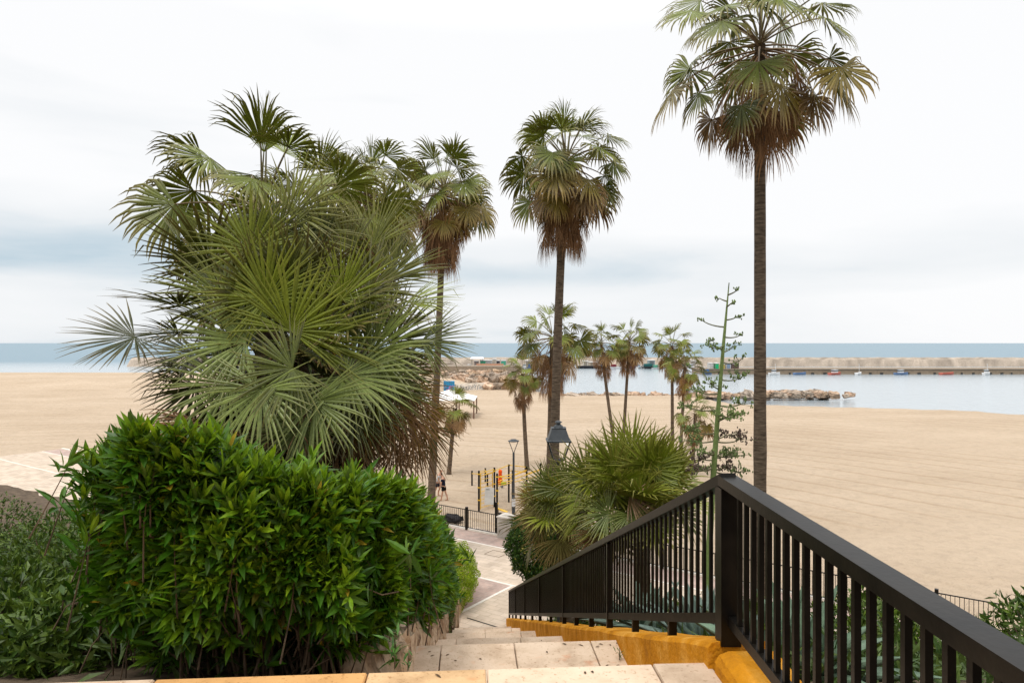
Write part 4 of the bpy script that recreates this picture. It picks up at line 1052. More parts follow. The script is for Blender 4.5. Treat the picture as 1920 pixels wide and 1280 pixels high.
# ---------------------------------------------------------------- promenade fence and pillars
def n3(u, z, off=0.0): p = pn(u, 28.0 + off); return np.array((p[0], p[1], z))
def fence(label, us, name='promenade_fence'):
    root = thing(name, label, 'fence', n3(us[0], 0))
    for i, u in enumerate(us):
        mb = MB(); box(mb, n3(u, .6), (.12, .12, 1.24), rz=PR); mb.build('post', M_black, root)
    for a, b in zip(us[:-1], us[1:]):
        mb = MB(); bar(mb, n3(a, 1.08), n3(b, 1.08), .04, .035); bar(mb, n3(a, .14), n3(b, .14), .035, .03)
        n_ = round((b - a) / .135)
        for k in range(1, n_): box(mb, n3(a + (b - a) * k / n_, .61), (.02, .02, .93), rz=PR)
        mb.build('bar_panel', M_black, root)
uL = lambda px: None
def u_at(px):
    # where the fence line crosses the column px
    a = (px - CX) / F
    # point = Uv*u + Nv*28 ; x = a*y
    return 28.0 * (Nv[0] - a * Nv[1]) / (a * Uv[1] - Uv[0])
uP, uM, uS = u_at(948), u_at(875), u_at(919)
fence('black bar fence between sand and promenade, left of the stone pillar', [uM - 10.5, uM - 7, uM - 3.5, uM, uP - .35])
fence('black bar fence continuing right of the gap between the stone pillars', [u_at(985) + .4 + 3.4 * i for i in range(7)])
mb = MB()
for a, b in ((-70, uP + .3), (u_at(985) - .2, 60)):
    pa, pb = n3(a, .0, .1), n3(b, .0, .1)
    bar(mb, pa, pb, .22, .16)
tag(mb.build('fence_kerb', M_pale), kind='structure')
for px, lab in ((948, 'stone pillar with pyramid cap at the end of the fence'), (988, 'stone pillar on the far side of the beach entrance, behind the bushes')):
    u = u_at(px); p = n3(u, 0); root = thing('stone_pillar', lab, 'pillar', p)
    ax = np.array((*Uv, 0)); nx = np.array((*Nv, 0)); R_ = np.stack([ax, nx, ZUP], 1)
    mb = MB(); box(mb, p + ZUP * .52, (.62, .62, 1.04), R=R_); mb.build('shaft', M_concrete, root)
    mb = MB(); q_ = p - nx * .315 + ZUP * .5
    for o_, s in (((-.22, 0, 0), (.06, .02, .8)), ((.22, 0, 0), (.06, .02, .8)), ((0, 0, .37), (.38, .02, .06)), ((0, 0, -.37), (.38, .02, .06))):
        box(mb, q_ + R_ @ np.array(o_), s, R=R_)
    mb.build('panel_frame', M_concrete, root)
    mb = MB(); a4 = [R_ @ np.array(t) for t in ((-.34, -.34, 0), (.34, -.34, 0), (.34, .34, 0), (-.34, .34, 0))]
    v = [p + ZUP * 1.045 + t for t in a4] + [p + ZUP * 1.12 + t for t in a4] + [p + ZUP * 1.30]
    mb.add(v, [(0, 1, 5, 4), (1, 2, 6, 5), (2, 3, 7, 6), (3, 0, 4, 7), (3, 2, 1, 0)], [(4, 5, 8), (5, 6, 8), (6, 7, 8), (7, 4, 8)], c=(1.35, 1.35, 1.35)); mb.build('cap', M_concrete, root)

# info board
ib = n3(uS, 0, .55); root = thing('info_board', 'grey information board on a black post behind the fence', 'sign', ib)
mb = MB(); box(mb, ib + ZUP * .72, (.12, .12, 1.7), rz=PR * .6); mb.build('post', M_black, root)
mb = MB(); R_ = np.array(Matrix.Rotation(PR * .5, 3, 'Z')) @ np.array(Matrix.Rotation(-.12, 3, 'X')); bc = W(917.5, 929.5, ib[1] - .1)
box(mb, bc, (.50, .03, .88), R=R_, c_=(.72, .70, .66)); pb_ = mb.build('panel', M_white, root)
mb = MB()
for i, (x0, x1, z) in enumerate(((-.2, .0, .36), (-.2, .02, .32), (-.2, .18, .22), (-.2, .2, .17), (-.2, .12, .12), (-.2, .19, .02), (-.2, .15, -.03), (-.2, .2, -.08), (.05, .2, -.33), (.02, .2, -.37))):
    box(mb, bc + R_ @ np.array(((x0 + x1) / 2, -.017, z)), (x1 - x0, .004, .022 if i < 2 else .012), R=R_, c_=(.12, .14, .16) if i < 2 else (.5, .49, .47))
mb.build('lettering', M_paint, pb_)

# ---------------------------------------------------------------- exercise frame on the sand
GY = [(885, 882, 47.0), (898, 882, 39.7), (910, 877, 48.2), (914, 887, 46.6), (927, 876, 40.9), (932, 887, 38.9), (954, 870, 42.1), (961, 881, 40.1), (987.5, 873, 42.3), (1013.5, 868, 43.5)]
gp = []
rig = thing('workout_rig', 'outdoor exercise frame of black posts and yellow bars on the sand', 'exercise rig', (W(927, 0, 41)[0], 41, -.15))
for px, py, d in GY:
    t = W(px, py, d); gp.append(t); mb = MB(); box(mb, (t[0], t[1], (t[2] - .2) / 2), (.11, .11, t[2] + .2)); mb.build('post', M_black, rig)
def ybar(a, b, r=.028):
    mb = MB(); tube(mb, [a, b], r, 8); mb.build('bar', M_yellow, rig)
def down(i, z): p = gp[i].copy(); p[2] -= z; return p
for a, b, za, zb_ in ((0, 1, .2, .2), (1, 4, .2, .1), (1, 4, .35, .25), (4, 6, .2, .05), (6, 8, .05, .08), (6, 8, .4, .4), (5, 7, .22, .25), (5, 7, .6, .62), (4, 7, .55, .5), (7, 8, .3, .25), (7, 9, .55, .45), (8, 9, .5, .4), (5, 9, .75, .8), (2, 3, .2, .05), (1, 2, .1, .15), (5, 8, .5, .3)):
    ybar(down(a, za), down(b, zb_))
for i in (1, 4, 5):
    for z in (.2, 1.0, 1.75):
        q_ = down(i, z); mb = MB(); box(mb, q_, (.17, .17, .06)); mb.build('collar', M_yellow, rig)
mb = MB(); a = gp[1] + np.array((.10, .0, -.2)); b = gp[4] + np.array((-.12, 0, -.25))
for p in (a, b): tube(mb, [p, p - ZUP * 2.1], .03, 8)
for k in range(9): tube(mb, [a - ZUP * (.1 + k * .24), b - ZUP * (.1 + k * .24)], .018, 6)
mb.build('wall_bars', M_yellow, rig)

p = W(938, 908, 47.5); root = thing('orange_bundle', 'bright orange upright bundle standing on the sand behind the exercise frame', 'bundle', (p[0], p[1], p[2]))
mb = MB(); lathe(mb, p, [(.13, 0), (.20, .03), (.19, .16), (.13, .45), (.115, .8), (.14, .95), (.09, 1.05), (.02, 1.07)], 12, c_=(.85, .10, .01)); mb.build('wrap', M_matte, root, smooth=True)
mb = MB(); lathe(mb, p, [(.125, .62), (.14, .64), (.14, .68), (.122, .7)], 12, c_=(.5, .05, .01)); mb.build('strap', M_matte, root)
p = W(944.5, 907, 47.2); mb = MB(); rough_block(mb, p + ZUP * .05, (.36, .3, .22), 0, random.Random(1), .02, 4, (.25, .42, .05)); tag(mb.build('green_bag', M_matte, smooth=True), 'small lime green bag on the sand beside the orange bundle', 'bag')
p = W(941, 914, 46); mb = MB(); lathe(mb, p, [(.02, 0), (.09, .03), (.115, .1), (.09, .18), (.02, .21)], 12, c_=(.2, .2, .22)); tag(mb.build('ball', M_matte, smooth=True), 'little dark ball lying on the sand near the orange bundle', 'ball')
root = thing('exercise_bench', 'low yellow exercise bench on the sand behind the stone pillar', 'bench', W(941, 962, 39.2))
b0 = W(941, 961, 39.2); mb = MB(); bar(mb, b0 + np.array((-.3, 0, .28)), b0 + np.array((.32, -.2, .10)), .22, .04); mb.build('seat', M_yellow, root)
for x_, z_ in ((-.22, .24), (.24, .1)):
    mb = MB(); box(mb, b0 + np.array((x_, -.1 * (x_ > 0), z_ / 2 - .02)), (.05, .05, z_ + .06)); mb.build('leg', M_black, root)
# dark folded cover and pale pebbles just behind the fence
p = W(848, 985, 37.4); mb = MB(); rough_block(mb, (p[0], p[1], .08), (1.15, .6, .26), PR, random.Random(8), .07, 6, (.035, .033, .035)); tag(mb.build('folded_cover', M_matte, smooth=True), 'dark crumpled cover lying on the sand against the left fence', 'cover')
mb = MB(); rp_ = random.Random(5)
for i in range(240):
    u = rp_.uniform(uM - .2, uP - .5); p = n3(u, -.08, rp_.uniform(.25, .8)); s = rp_.uniform(.04, .13)
    rough_block(mb, p, (s, s, s * .7), rp_.uniform(0, 3), rp_, s * .1, 2, (1.35, 1.35, 1.38))
tag(mb.build('pebbles', M_rock), kind='stuff')

# ---------------------------------------------------------------- people
def skin_mesh(name, joints, edges, material, parent, root=0, sub=2):
    """a body grown over a skeleton: joints are (position, radius)"""
    m = bpy.data.meshes.new(name); m.from_pydata([tuple(map(float, j[0])) for j in joints], edges, [])
    o = bpy.data.objects.new(name, m); col.objects.link(o)
    md_ = o.modifiers.new('skin', 'SKIN'); md_.use_smooth_shade = True; md_.branch_smoothing = .5
    if not m.skin_vertices: m.attributes.new
    for i, j in enumerate(joints):
        r = j[1] if isinstance(j[1], (tuple, list)) else (j[1], j[1])
        m.skin_vertices[0].data[i].radius = r; m.skin_vertices[0].data[i].use_root = (i == root)
    s = o.modifiers.new('sub', 'SUBSURF'); s.levels = sub; s.render_levels = sub
    dg = bpy.context.evaluated_depsgraph_get(); me = bpy.data.meshes.new_from_object(o.evaluated_get(dg))
    o.modifiers.clear(); o.data = me; me.materials.clear(); me.materials.append(material)
    at = me.color_attributes.new('tint', 'FLOAT_COLOR', 'POINT')
    return o

def person(pos, face, label, shirt, shorts, hair, bow=.25, legs=((.10, -.18), (-.12, .22)), arms=None, lean=0.0, cap=False):
    """pos: feet; face: heading in radians (0 looks along -x); built facing -x then turned"""
    root = thing('person', label, 'person', pos)
    hz = .93
    J, E = [], []
    def add(p, r, par=None):
        J.append((np.array(p, float), r)); 
        if par is not None: E.append((par, len(J) - 1))
        return len(J) - 1
    L_ = lean
    pel = add((0, 0, hz), .125)
    wa = add((-.03 - .05 * L_, 0, hz + .16), .115, pel); ch = add((-.05 - .14 * L_, 0, hz + .36), .14, wa); up = add((-.04 - .2 * L_, 0, hz + .50), .12, ch)
    nk = add((-.06 - .24 * L_, 0, hz + .58), .055, up); h0 = add((-.10 - .26 * L_ - bow * .1, 0, hz + .66), .065, nk); h1 = add((-.13 - .28 * L_ - bow * .18, 0, hz + .76), .088, h0); h2 = add((-.10 - .28 * L_ - bow * .2, 0, hz + .84), .075, h1)
    add((-.215 - .28 * L_ - bow * .2, 0, hz + .73), .017, h1)      # nose
    for s_ in (-1, 1): add((-.12 - .28 * L_ - bow * .18, s_ * .092, hz + .75), .016, h1)   # ears
    hands = []
    for s_, (fx, fz_) in zip((-1, 1), arms or ((-.18, 0), (-.24, .05))):
        sh = add((-.04 - .2 * L_, s_ * .185, hz + .475), .065, up); el2 = add((-.03 + fx * .3 - .18 * L_, s_ * .24, hz + .20), .045, sh)
        wr = add((fx - .16 * L_, s_ * .2, hz - .02 + fz_), .030, el2); hn = add((fx - .05, s_ * .185, hz - .09 + fz_), (.036, .022), wr); hands.append((hn, s_, fx, fz_))
        for k in range(4):
            b_ = J[hn][0]; a1 = add(b_ + np.array((-.025 + k * .017, 0, -.045)), .010, hn); add(b_ + np.array((-.035 + k * .016, -s_ * .015, -.085 + .01 * abs(k - 1))), .008, a1)
        b_ = J[hn][0]; a1 = add(b_ + np.array((-.04, -s_ * .012, -.01)), .011, hn); add(b_ + np.array((-.06, -s_ * .02, -.04)), .009, a1)
    feet = []
    for s_, (kx, ax_) in zip((-1, 1), legs):
        hp = add((0, s_ * .095, hz - .08), .092, pel); kn = add((kx - .02, s_ * .11, .50), .058, hp); cf = add((ax_ * .6 + kx * .3, s_ * .115, .34), .055, kn)
        an_ = add((ax_, s_ * .12, .085), .036, cf); bl = add((ax_ - .12, s_ * .13, .035), (.038, .03), an_); add((ax_ - .19, s_ * .135, .028), (.03, .022), bl)
        add((ax_ + .045, s_ * .12, .04), .034, an_); feet.append((hp, kn))
    M4 = Matrix.Translation(Vector([float(v) for v in pos])) @ Matrix.Rotation(face, 4, 'Z')
    def put(o):
        o.data.transform(M4); o.parent = root; o.matrix_parent_inverse = Matrix.Translation(-root.location)
    put(skin_mesh('body', J, E, M_skin, root))
    g = .016
    P = lambda i: J[i][0]
    sj = [(P(pel) + ZUP * -.02, .135 + g), (P(wa), .120 + g), (P(ch), .145 + g), (P(up), .118 + g), (P(nk) - ZUP * .03, .062)]; se = [(0, 1), (1, 2), (2, 3), (3, 4)]
    for i in range(2):
        hn = hands[i][0]; s_ = hands[i][1]; k = len(sj)
        shp = (-.04 - .2 * L_, s_ * .185, hz + .475); fx = hands[i][2]
        sj += [(np.array(shp), .074), (np.array((-.035 + fx * .15 - .19 * L_, s_ * .22, hz + .30)), .066)]; se += [(3, k), (k, k + 1)]
    put(skin_mesh('shirt', sj, se, shirt, root))
    sj = [(P(pel) + ZUP * .03, .14)]; se = []
    for hp, kn in feet:
        k = len(sj); sj += [(P(hp), .112), (P(hp) * .35 + P(kn) * .65, .095)]; se += [(0, k), (k, k + 1)]
    put(skin_mesh('shorts', sj, se, shorts, root))
    sj = [(P(h2) + np.array((.02, 0, .0)), .082), (P(h1) + np.array((.045, 0, .02)), .078), (P(h0) + np.array((.05, 0, .02)), .05)]; put(skin_mesh('hair', sj, [(0, 1), (1, 2)], hair, root))
    return root
def cloth(name, c): return noise_mat(name, tuple(x * .85 for x in c), c, 9, .9, .1)
fp = W(832, 938, 42.4); fp[2] = -.12
person(fp, -.35, 'man in navy t-shirt and black shorts standing barefoot with bowed head', cloth('navy_cotton', (.012, .016, .035)), cloth('black_cotton', (.008, .008, .009)), cloth('dark_hair', (.025, .016, .010)), bow=.55, legs=((-.02, -.12), (.10, .22)), arms=((-.14, .02), (-.20, .06)))
fp = W(820, 930, 43.6); fp[2] = -.12
person(fp, -.2 + PI, 'man in pale grey t-shirt and dark shorts partly behind a palm trunk', cloth('grey_cotton', (.55, .55, .55)), cloth('slate_cotton', (.02, .025, .04)), cloth('fair_hair', (.12, .07, .04)), bow=.2, legs=((-.12, -.02), (.08, .25)), arms=((-.34, .28), (-.2, .0)), lean=.4)

# ---------------------------------------------------------------- far beach: canopy, graffiti wall, container, rocks
cb = W(843, 778, 93); cb[2] = -.25
root = thing('beach_canopy', 'white pyramid shade canopy on brown posts standing on the beach', 'canopy', cb)
hw, ht = 3.7, H - (746 - CY) * 93 / F; ap = H - (730 - CY) * 93 / F
mb = MB(); v = [(cb[0] + a * hw, cb[1] + b * hw, ht) for a, b in ((-1, -1), (1, -1), (1, 1), (-1, 1))] + [(cb[0], cb[1], ap)]
v2 = [(x, y, z - .12) for x, y, z in v]
mb.add(v + v2, [(0, 1, 6, 5), (1, 2, 7, 6), (2, 3, 8, 7), (3, 0, 5, 8)], [(0, 4, 1), (1, 4, 2), (2, 4, 3), (3, 4, 0), (5, 6, 9), (6, 7, 9), (7, 8, 9), (8, 5, 9)], c=(1.05, 1.03, .98)); mb.build('canopy_roof', M_white, root)
M_rust = noise_mat('brown_post', (.10, .045, .03), (.17, .08, .05), 3, .7, .2)
for a, b in ((-1, -1), (1, -1), (1, 1), (-1, 1), (.45, -1), (.2, 1)):
    mb = MB(); box(mb, (cb[0] + a * (hw - .1), cb[1] + b * (hw - .1), (ht - .25) / 2 - .1), (.16, .16, ht + .3)); mb.build('post', M_rust, root)
mb = MB(); bar(mb, (cb[0] - .1, cb[1] - 3.55, .9), (cb[0] + 1.7, cb[1] - 3.55, ht - .1), .1, .1); mb.build('brace', M_rust, root)

gw = thing('graffiti_wall', 'low white concrete wall covered in black and grey graffiti', 'wall', W(880, 731, 143))
a0, a1 = W(838, 733, 140), W(909, 728.5, 147); a0[2] = a1[2] = 0
mb = MB(); bar(mb, a0 + ZUP * .35, a1 + ZUP * .35, .35, 1.7, c_=(1.75, 1.75, 1.72)); mb.build('concrete_panel', M_concrete, gw)
rg = np.random.default_rng(15); mb = MB(); dv = unit(a1 - a0); Lw = np.linalg.norm(a1 - a0); nv = np.array((dv[1], -dv[0], 0))
for i in range(26):
    c0 = a0 + dv * (.4 + (Lw - .8) * (i + rg.uniform(-.2, .2)) / 26) + ZUP * rg.uniform(.1, .8) + nv * (.182 + .002 * (i % 3))
    t = np.linspace(0, rg.uniform(2.5, 5.5), 9); r1, r2 = rg.uniform(.12, .34), rg.uniform(.2, .42); ph = rg.uniform(0, 6)
    pts = [c0 + dv * r1 * math.cos(q_ + ph) + ZUP * np.clip(r2 * math.sin(q_ * 1.3 + ph), -.4, .4) for q_ in t]
    cc = [(.03, .03, .035), (.25, .27, .30), (.06, .06, .07), (.35, .42, .5)][i % 4]
    for p, q_ in zip(pts[:-1], pts[1:]): bar(mb, p, q_, rg.uniform(.05, .10), .012, c_=cc, up=nv)
mb.build('graffiti', M_paint, gw)
c0 = W(843, 733, 141.5); c0[2] = 0; root = thing('painted_container', 'blue painted metal container with purple scrawls beside the graffiti wall', 'container', c0)
mb = MB(); box(mb, c0 + ZUP * .85 + np.array((0, -1.2, 0)), (2.3, 2.0, 2.1), rz=.1, c_=(.02, .25, .48)); mb.build('body', M_paint, root)
mb = MB()
for k in range(6): box(mb, c0 + np.array((-.95 + k * .38, -2.21 + .04 * k - .1, .9)), (.05, .05, 1.9), rz=.1, c_=(.015, .2, .40))
mb.build('ribs', M_paint, root)
mb = MB()
for i in range(9):
    q_ = c0 + np.array((rg.uniform(-.7, .9), -2.28, rg.uniform(.1, .9))); tube(mb, [q_ + np.array((.22 * math.cos(t), -.0, .26 * math.sin(t * 1.4))) for t in np.linspace(0, 4, 8)], .05, 5, c_=[(.45, .12, .5), (.35, .35, .6), (.6, .25, .55)][i % 3])
mb.build('graffiti', M_paint, root)

rmesh = []
for k in range(6):
    mb = MB(); rr_ = random.Random(50 + k); rough_block(mb, (0, 0, 0), (1, .9, .7), 0, rr_, .07, 5, [(1, 1, 1), (1.1, .95, .85), (.8, .78, .76), (1.15, 1.02, .92), (.62, .6, .58), (1.0, .88, .74)][k])
    o = mb.build('boulder', M_rock); rmesh.append(o.data); bpy.data.objects.remove(o)
rr_ = random.Random(99)
def rock(x, y, z, s, label, group, sq=(1, 1, 1)):
    o = bpy.data.objects.new('boulder', rmesh[rr_.randrange(6)]); col.objects.link(o); o.location = (x, y, z)
    o.rotation_euler = (rr_.uniform(-.3, .3), rr_.uniform(-.3, .3), rr_.uniform(0, 6)); o.scale = (s * sq[0], s * sq[1], s * sq[2])
    tag(o, label, 'boulder', group)
for i in range(104):
    x = 7.5 + 62 * i / 104 + rr_.uniform(-.5, .5); s = rr_.choice((.7, .9, 1.1, 1.4, 1.7, 2.1))
    y = float(shore(np.array(min(x, 32)))) + rr_.uniform(-1.0, 1.8) + (4 if x > 34 else 0)
    rock(x, y, -.52 + rr_.uniform(-.2, .12), s, 'orange tinted boulder in the row along the water edge of the beach', 'boulders along the shore', (1.15, 1, .85))
for i in range(34):
    x = 33 + rr_.uniform(0, 34); rock(x, 139 + rr_.uniform(-2.0, 2.0), -1.0 + rr_.uniform(-.3, .5), rr_.uniform(1, 2.2), 'dark wet boulder in the short groyne right of the agave stalk', 'boulders of the groyne')
for i in range(90):
    t = rr_.random(); x = -24 + 30 * t + rr_.uniform(-1, 1); y = 172 + rr_.uniform(-6, 12); z = .45 + (y - 166) * .065 + rr_.uniform(-.3, .3) - (2.0 * max(0, (x - 0) / 8))
    rock(x, y, z, rr_.uniform(1.2, 2.8), 'buff boulder in the heap below the harbour jetty wall', 'boulders below the jetty')
for px, w_ in ((909, 1.3), (917, 2.6), (929, 1.6), (938, 2.8), (947, 2.2)):
    p = W(px, 728, 147); rock(p[0], p[1], .3, w_, 'big square pale block at the right end of the graffiti wall', 'blocks beside the graffiti wall', (1.1, .8, .75))

# ---------------------------------------------------------------- harbour
jet = thing('harbour_jetty', 'brown jetty wall with a fence on top left of the beach palms', 'jetty', (-14, 200, SEA))
mb = MB(); box(mb, (-34, 202, .8), (74, 12, 4.6), c_=(.62, .54, .46)); mb.build('jetty_wall', M_concrete, jet)
mb = MB()
for k in range(62): box(mb, (-70 + k * 1.18, 196.3, 3.6), (.07, .07, 1.0), c_=(.35, .33, .3))
for z in (3.4, 4.05): bar(mb, (-70, 196.3, z), (2.6, 196.3, z), .05, .05, c_=(.35, .33, .3))
mb.build('fence', M_paint, jet)
mb = MB(); box(mb, (-6.5, 196.0, 3.6), (8, .06, .5), c_=(.55, .30, .20)); mb.build('orange_netting', M_matte, jet)

brk = thing('breakwater', 'long pale stone breakwater wall closing the harbour', 'breakwater', (0, 338, SEA))
mb = MB(); xs_ = np.arange(-190, 330, 2.5); pr = []
for x in xs_:
    w1 = rr_.uniform(-.7, .7)
    pr.append([(x, 326 + w1, SEA - 1), (x, 330, 1.6 + w1 * .5), (x, 331.0, 2.0), (x, 332.2, 2.7 + w1 * .2), (x, 335, 2.75 + w1 * .2), (x, 338, SEA - 1)])
v = np.array(pr).reshape(-1, 3); q = [(i * 6 + k, i * 6 + 6 + k, i * 6 + 7 + k, i * 6 + k + 1) for i in range(len(xs_) - 1) for k in range(5)]
mb.add(v, q, c=np.array((.95, .86, .78)) * RNG.uniform(.55, 1.1, (len(v), 1))); mb.build('stone_wall', M_concrete, brk)
def quay(label, x0, x1, y0, y1, zt, c):
    root = thing('harbour_quay', label, 'quay', ((x0 + x1) / 2, y0, SEA)); mb = MB()
    prism(mb, [(x0, y0), (x1, y0), (x1, y1), (x0, y1)], SEA - 1, zt, c_=c); mb.build('platform', M_concrete, root)
    mb = MB(); bar(mb, (x0 + .1, y0 - .12, zt - .18), (x1 - .1, y0 - .12, zt - .18), .2, .28, c_=(.4, .38, .35)); mb.build('edge_beam', M_concrete, root)
    mb = MB()
    for k in range(int((x1 - x0) / 5)): box(mb, (x0 + 1.5 + k * 5 + rr_.uniform(-1.6, 1.6), y0 - .15, SEA + .3), (rr_.uniform(.4, 1.4), .3, .6), c_=(.05, .05, .05))
    mb.build('fenders', M_matte, root)
quay('low concrete quay along the breakwater behind the moored boats', -150, 88, 311, 327, -.75, (.85, .78, .70))
quay('nearer quay end sticking out on the right behind the agave stalk', 71, 210, 247, 262, .35, (.62, .52, .42))

def hut(px, d, w, h, zb_, wallc, doorc, label, roofc=(.5, .48, .46), dw=.6):
    x = (px - CX) * d / F; root = thing('harbour_hut', label, 'hut', (x, d, zb_))
    mb = MB(); box(mb, (x, d + 1.5, zb_ + h / 2), (w, 3, h), c_=wallc); mb.build('wall', M_paint, root)
    mb = MB(); mb.add([(x - w / 2 - .1, d - .15, zb_ + h), (x + w / 2 + .1, d - .15, zb_ + h), (x + w / 2 + .1, d + 3.1, zb_ + h + .25), (x - w / 2 - .1, d + 3.1, zb_ + h + .25), (x - w / 2 - .1, d - .15, zb_ + h + .14), (x + w / 2 + .1, d - .15, zb_ + h + .14), (x + w / 2 + .1, d + 3.1, zb_ + h + .4), (x - w / 2 - .1, d + 3.1, zb_ + h + .4)],
           [(0, 3, 2, 1), (4, 5, 6, 7), (0, 1, 5, 4), (1, 2, 6, 5), (2, 3, 7, 6), (3, 0, 4, 7)], c=roofc); mb.build('roof', M_paint, root)
    mb = MB(); box(mb, (x, d - .04, zb_ + h * .45), (w * dw, .08, h * .88), c_=doorc); dr_ = mb.build('door', M_paint, root)
    mb = MB(); box(mb, (x + w * dw * .4, d - .1, zb_ + h * .45), (.08, .06, .25), c_=(.1, .1, .1)); mb.build('handle', M_paint, dr_)
GRN = (.0, .27, .13); zq = -.75
hut(905.5, 313, 2.7, 2.4, zq, (.35, .4, .36), GRN, 'small hut with a big bright green door, leftmost of two on the quay', dw=.85)
hut(944, 313, 2.4, 2.3, zq, (.2, .35, .3), (.02, .33, .2), 'small hut with a teal green door beside a white boat', dw=.8)
hut(917, 314, 2.9, 2.4, zq, (.42, .42, .40), (.3, .3, .3), 'plain grey hut right of the green door hut')
hut(927, 315, 1.8, 3.0, zq, (.55, .5, .44), (.4, .36, .3), 'narrow beige hut between the grey hut and the teal one')
hut(893, 314, 2.2, 2.0, zq, (.42, .32, .28), (.25, .18, .16), 'brown hut under the white awning on the quay')
hut(934, 316, 1.5, 2.2, zq, (.02, .03, .06), (.015, .02, .03), 'dark navy locker hut next to the teal door')
hut(1345, 248, 1.2, 1.9, .35, (.1, .4, .22), (.0, .42, .16), 'narrow hut with a vivid green door on the nearer quay', dw=.85)
hut(1334, 249, 1.5, 1.9, .35, (.62, .62, .60), (.5, .5, .5), 'white hut left of the vivid green door')
hut(1356, 249, 1.2, 1.6, .35, (.55, .45, .10), (.45, .36, .05), 'small mustard yellow hut right of the green door')
hut(1366, 250, 1.9, 1.8, .35, (.45, .45, .46), (.2, .3, .45), 'grey hut with a blue door on the nearer quay')
hut(1379, 250, 2.6, 1.7, .35, (.12, .08, .07), (.09, .06, .05), 'dark brown hut on the nearer quay behind the agave stalk')
ax_ = (896 - CX) * 312 / F
aw = thing('quay_awning', 'white awning roof over the quay left of the green door', 'awning', (ax_, 312, zq)); mb = MB(); zr_ = 2.55
mb.add([(ax_ - 3.6, 310.5, zr_), (ax_ + 2.9, 310.5, zr_), (ax_ + 2.4, 316, zr_ + .7), (ax_ - 3.2, 316, zr_ + .7), (ax_ - 3.6, 310.5, zr_ + .1), (ax_ + 2.9, 310.5, zr_ + .1), (ax_ + 2.4, 316, zr_ + .8), (ax_ - 3.2, 316, zr_ + .8)], [(0, 3, 2, 1), (4, 5, 6, 7), (0, 1, 5, 4), (1, 2, 6, 5), (2, 3, 7, 6), (3, 0, 4, 7)]); mb.build('awning_roof', M_white, aw)
for x in (-3.4, 2.7):
    for y in (310.7, 315.6):
        mb = MB(); box(mb, (ax_ + x * .85, y, (zr_ + zq) / 2), (.1, .1, zr_ - zq)); mb.build('post', M_dark, aw)

def boat(px, d, L, label, hull=(.75, .75, .75), cabin=None, rz=0.0, tarp=None, mast=0.0, hgt=.75):
    x = (px - CX) * d / F; root = thing('moored_boat', label, 'boat', (x, d, SEA), 'boats moored in the harbour'); ca_, sa_ = math.cos(rz), math.sin(rz)
    def T(v): v = np.asarray(v, float); return np.stack([x + v[..., 0] * ca_ - v[..., 1] * sa_, d + v[..., 0] * sa_ + v[..., 1] * ca_, SEA + v[..., 2]], -1)
    st_ = np.linspace(-.5, .5, 11); hb = L * .17; rows = []
    for t in st_:
        w = hb * (1 - max(0, t) ** 2 * 3.8) * (1 - .15 * max(0, -t)); w = max(w, .02); zt_ = hgt + .3 * max(0, t) ** 2 * 4
        rows.append([(t * L, -w, zt_), (t * L, -w * .8, .15), (t * L, 0, -.25), (t * L, w * .8, .15), (t * L, w, zt_), (t * L, w * .9, zt_ - .12), (t * L, 0, zt_ - .16), (t * L, -w * .9, zt_ - .12)])
    v = T(np.array(rows)).reshape(-1, 3); q = [(i * 8 + k, i * 8 + 8 + k, i * 8 + 8 + (k + 1) % 8, i * 8 + (k + 1) % 8) for i in range(10) for k in range(8)]
    mb = MB(); mb.add(v, q, c=hull); mb.ngon(list(range(8)), 0); mb.build('hull', M_paint, root)
    if cabin:
        mb = MB(); c_ = T(np.array((-.05 * L, 0, hgt + .5))); box(mb, c_, (L * .32, hb * 1.3, 1.1), rz=rz, c_=cabin); cb_ = mb.build('cabin', M_paint, root)
        mb = MB(); box(mb, T(np.array((-.05 * L, 0, hgt + .7))), (L * .335, hb * 1.34, .36), rz=rz, c_=(.05, .07, .09)); mb.build('window', M_paint, cb_)
        mb = MB(); box(mb, T(np.array((-.05 * L, 0, hgt + 1.1))), (L * .38, hb * 1.5, .08), rz=rz, c_=(.8, .8, .8)); mb.build('cabin_roof', M_paint, root)
    if tarp:
        mb = MB(); c_ = T(np.array((-.1 * L, 0, hgt + .65))); rough_block(mb, c_, (L * .5, hb * 1.7, 1.2), rz, random.Random(int(px)), .05, 4, tarp); mb.build('cover', M_matte, root)
    if mast:
        mb = MB(); p_ = T(np.array((.1 * L, 0, 0))); tube(mb, [p_ + ZUP * .4, p_ + ZUP * mast], .06, 6, c_=(.7, .7, .7)); mb.build('mast', M_paint, root)
boat(880, 303, 6, 'white boat with a cabin at the left end of the quay', cabin=(.75, .75, .75), rz=1.2)
boat(889, 302, 4, 'small black boat below the brown hut', (.03, .03, .035), rz=.3)
boat(941, 303, 4.2, 'white motorboat in front of the teal door hut', cabin=(.8, .8, .8), rz=1.3)
boat(955, 303, 5, 'low white boat right of the teal door hut', rz=.4)
boat(968, 304, 5, 'blue hulled boat seen between the beach palms', (.08, .2, .4), cabin=(.7, .7, .7), rz=.2)
boat(1066, 303, 5.5, 'white boat just right of the tallest palm trunk', rz=.5, mast=5)
boat(1077, 303, 4.5, 'white cabin boat beside the long black pontoon', cabin=(.85, .85, .85), rz=1.3)
boat(1144, 302, 4.0, 'open white boat right of the leaning palm skirt', rz=.2)
boat(1152, 302, 4.6, 'white boat with a maroon cover', tarp=(.2, .05, .06), rz=.4)
boat(1163, 302, 4.0, 'small white boat left of the upright palm skirt', rz=.1)
boat(1198, 303, 4.6, 'white and blue cabin boat just right of the upright palm', cabin=(.55, .7, .85), rz=1.0)
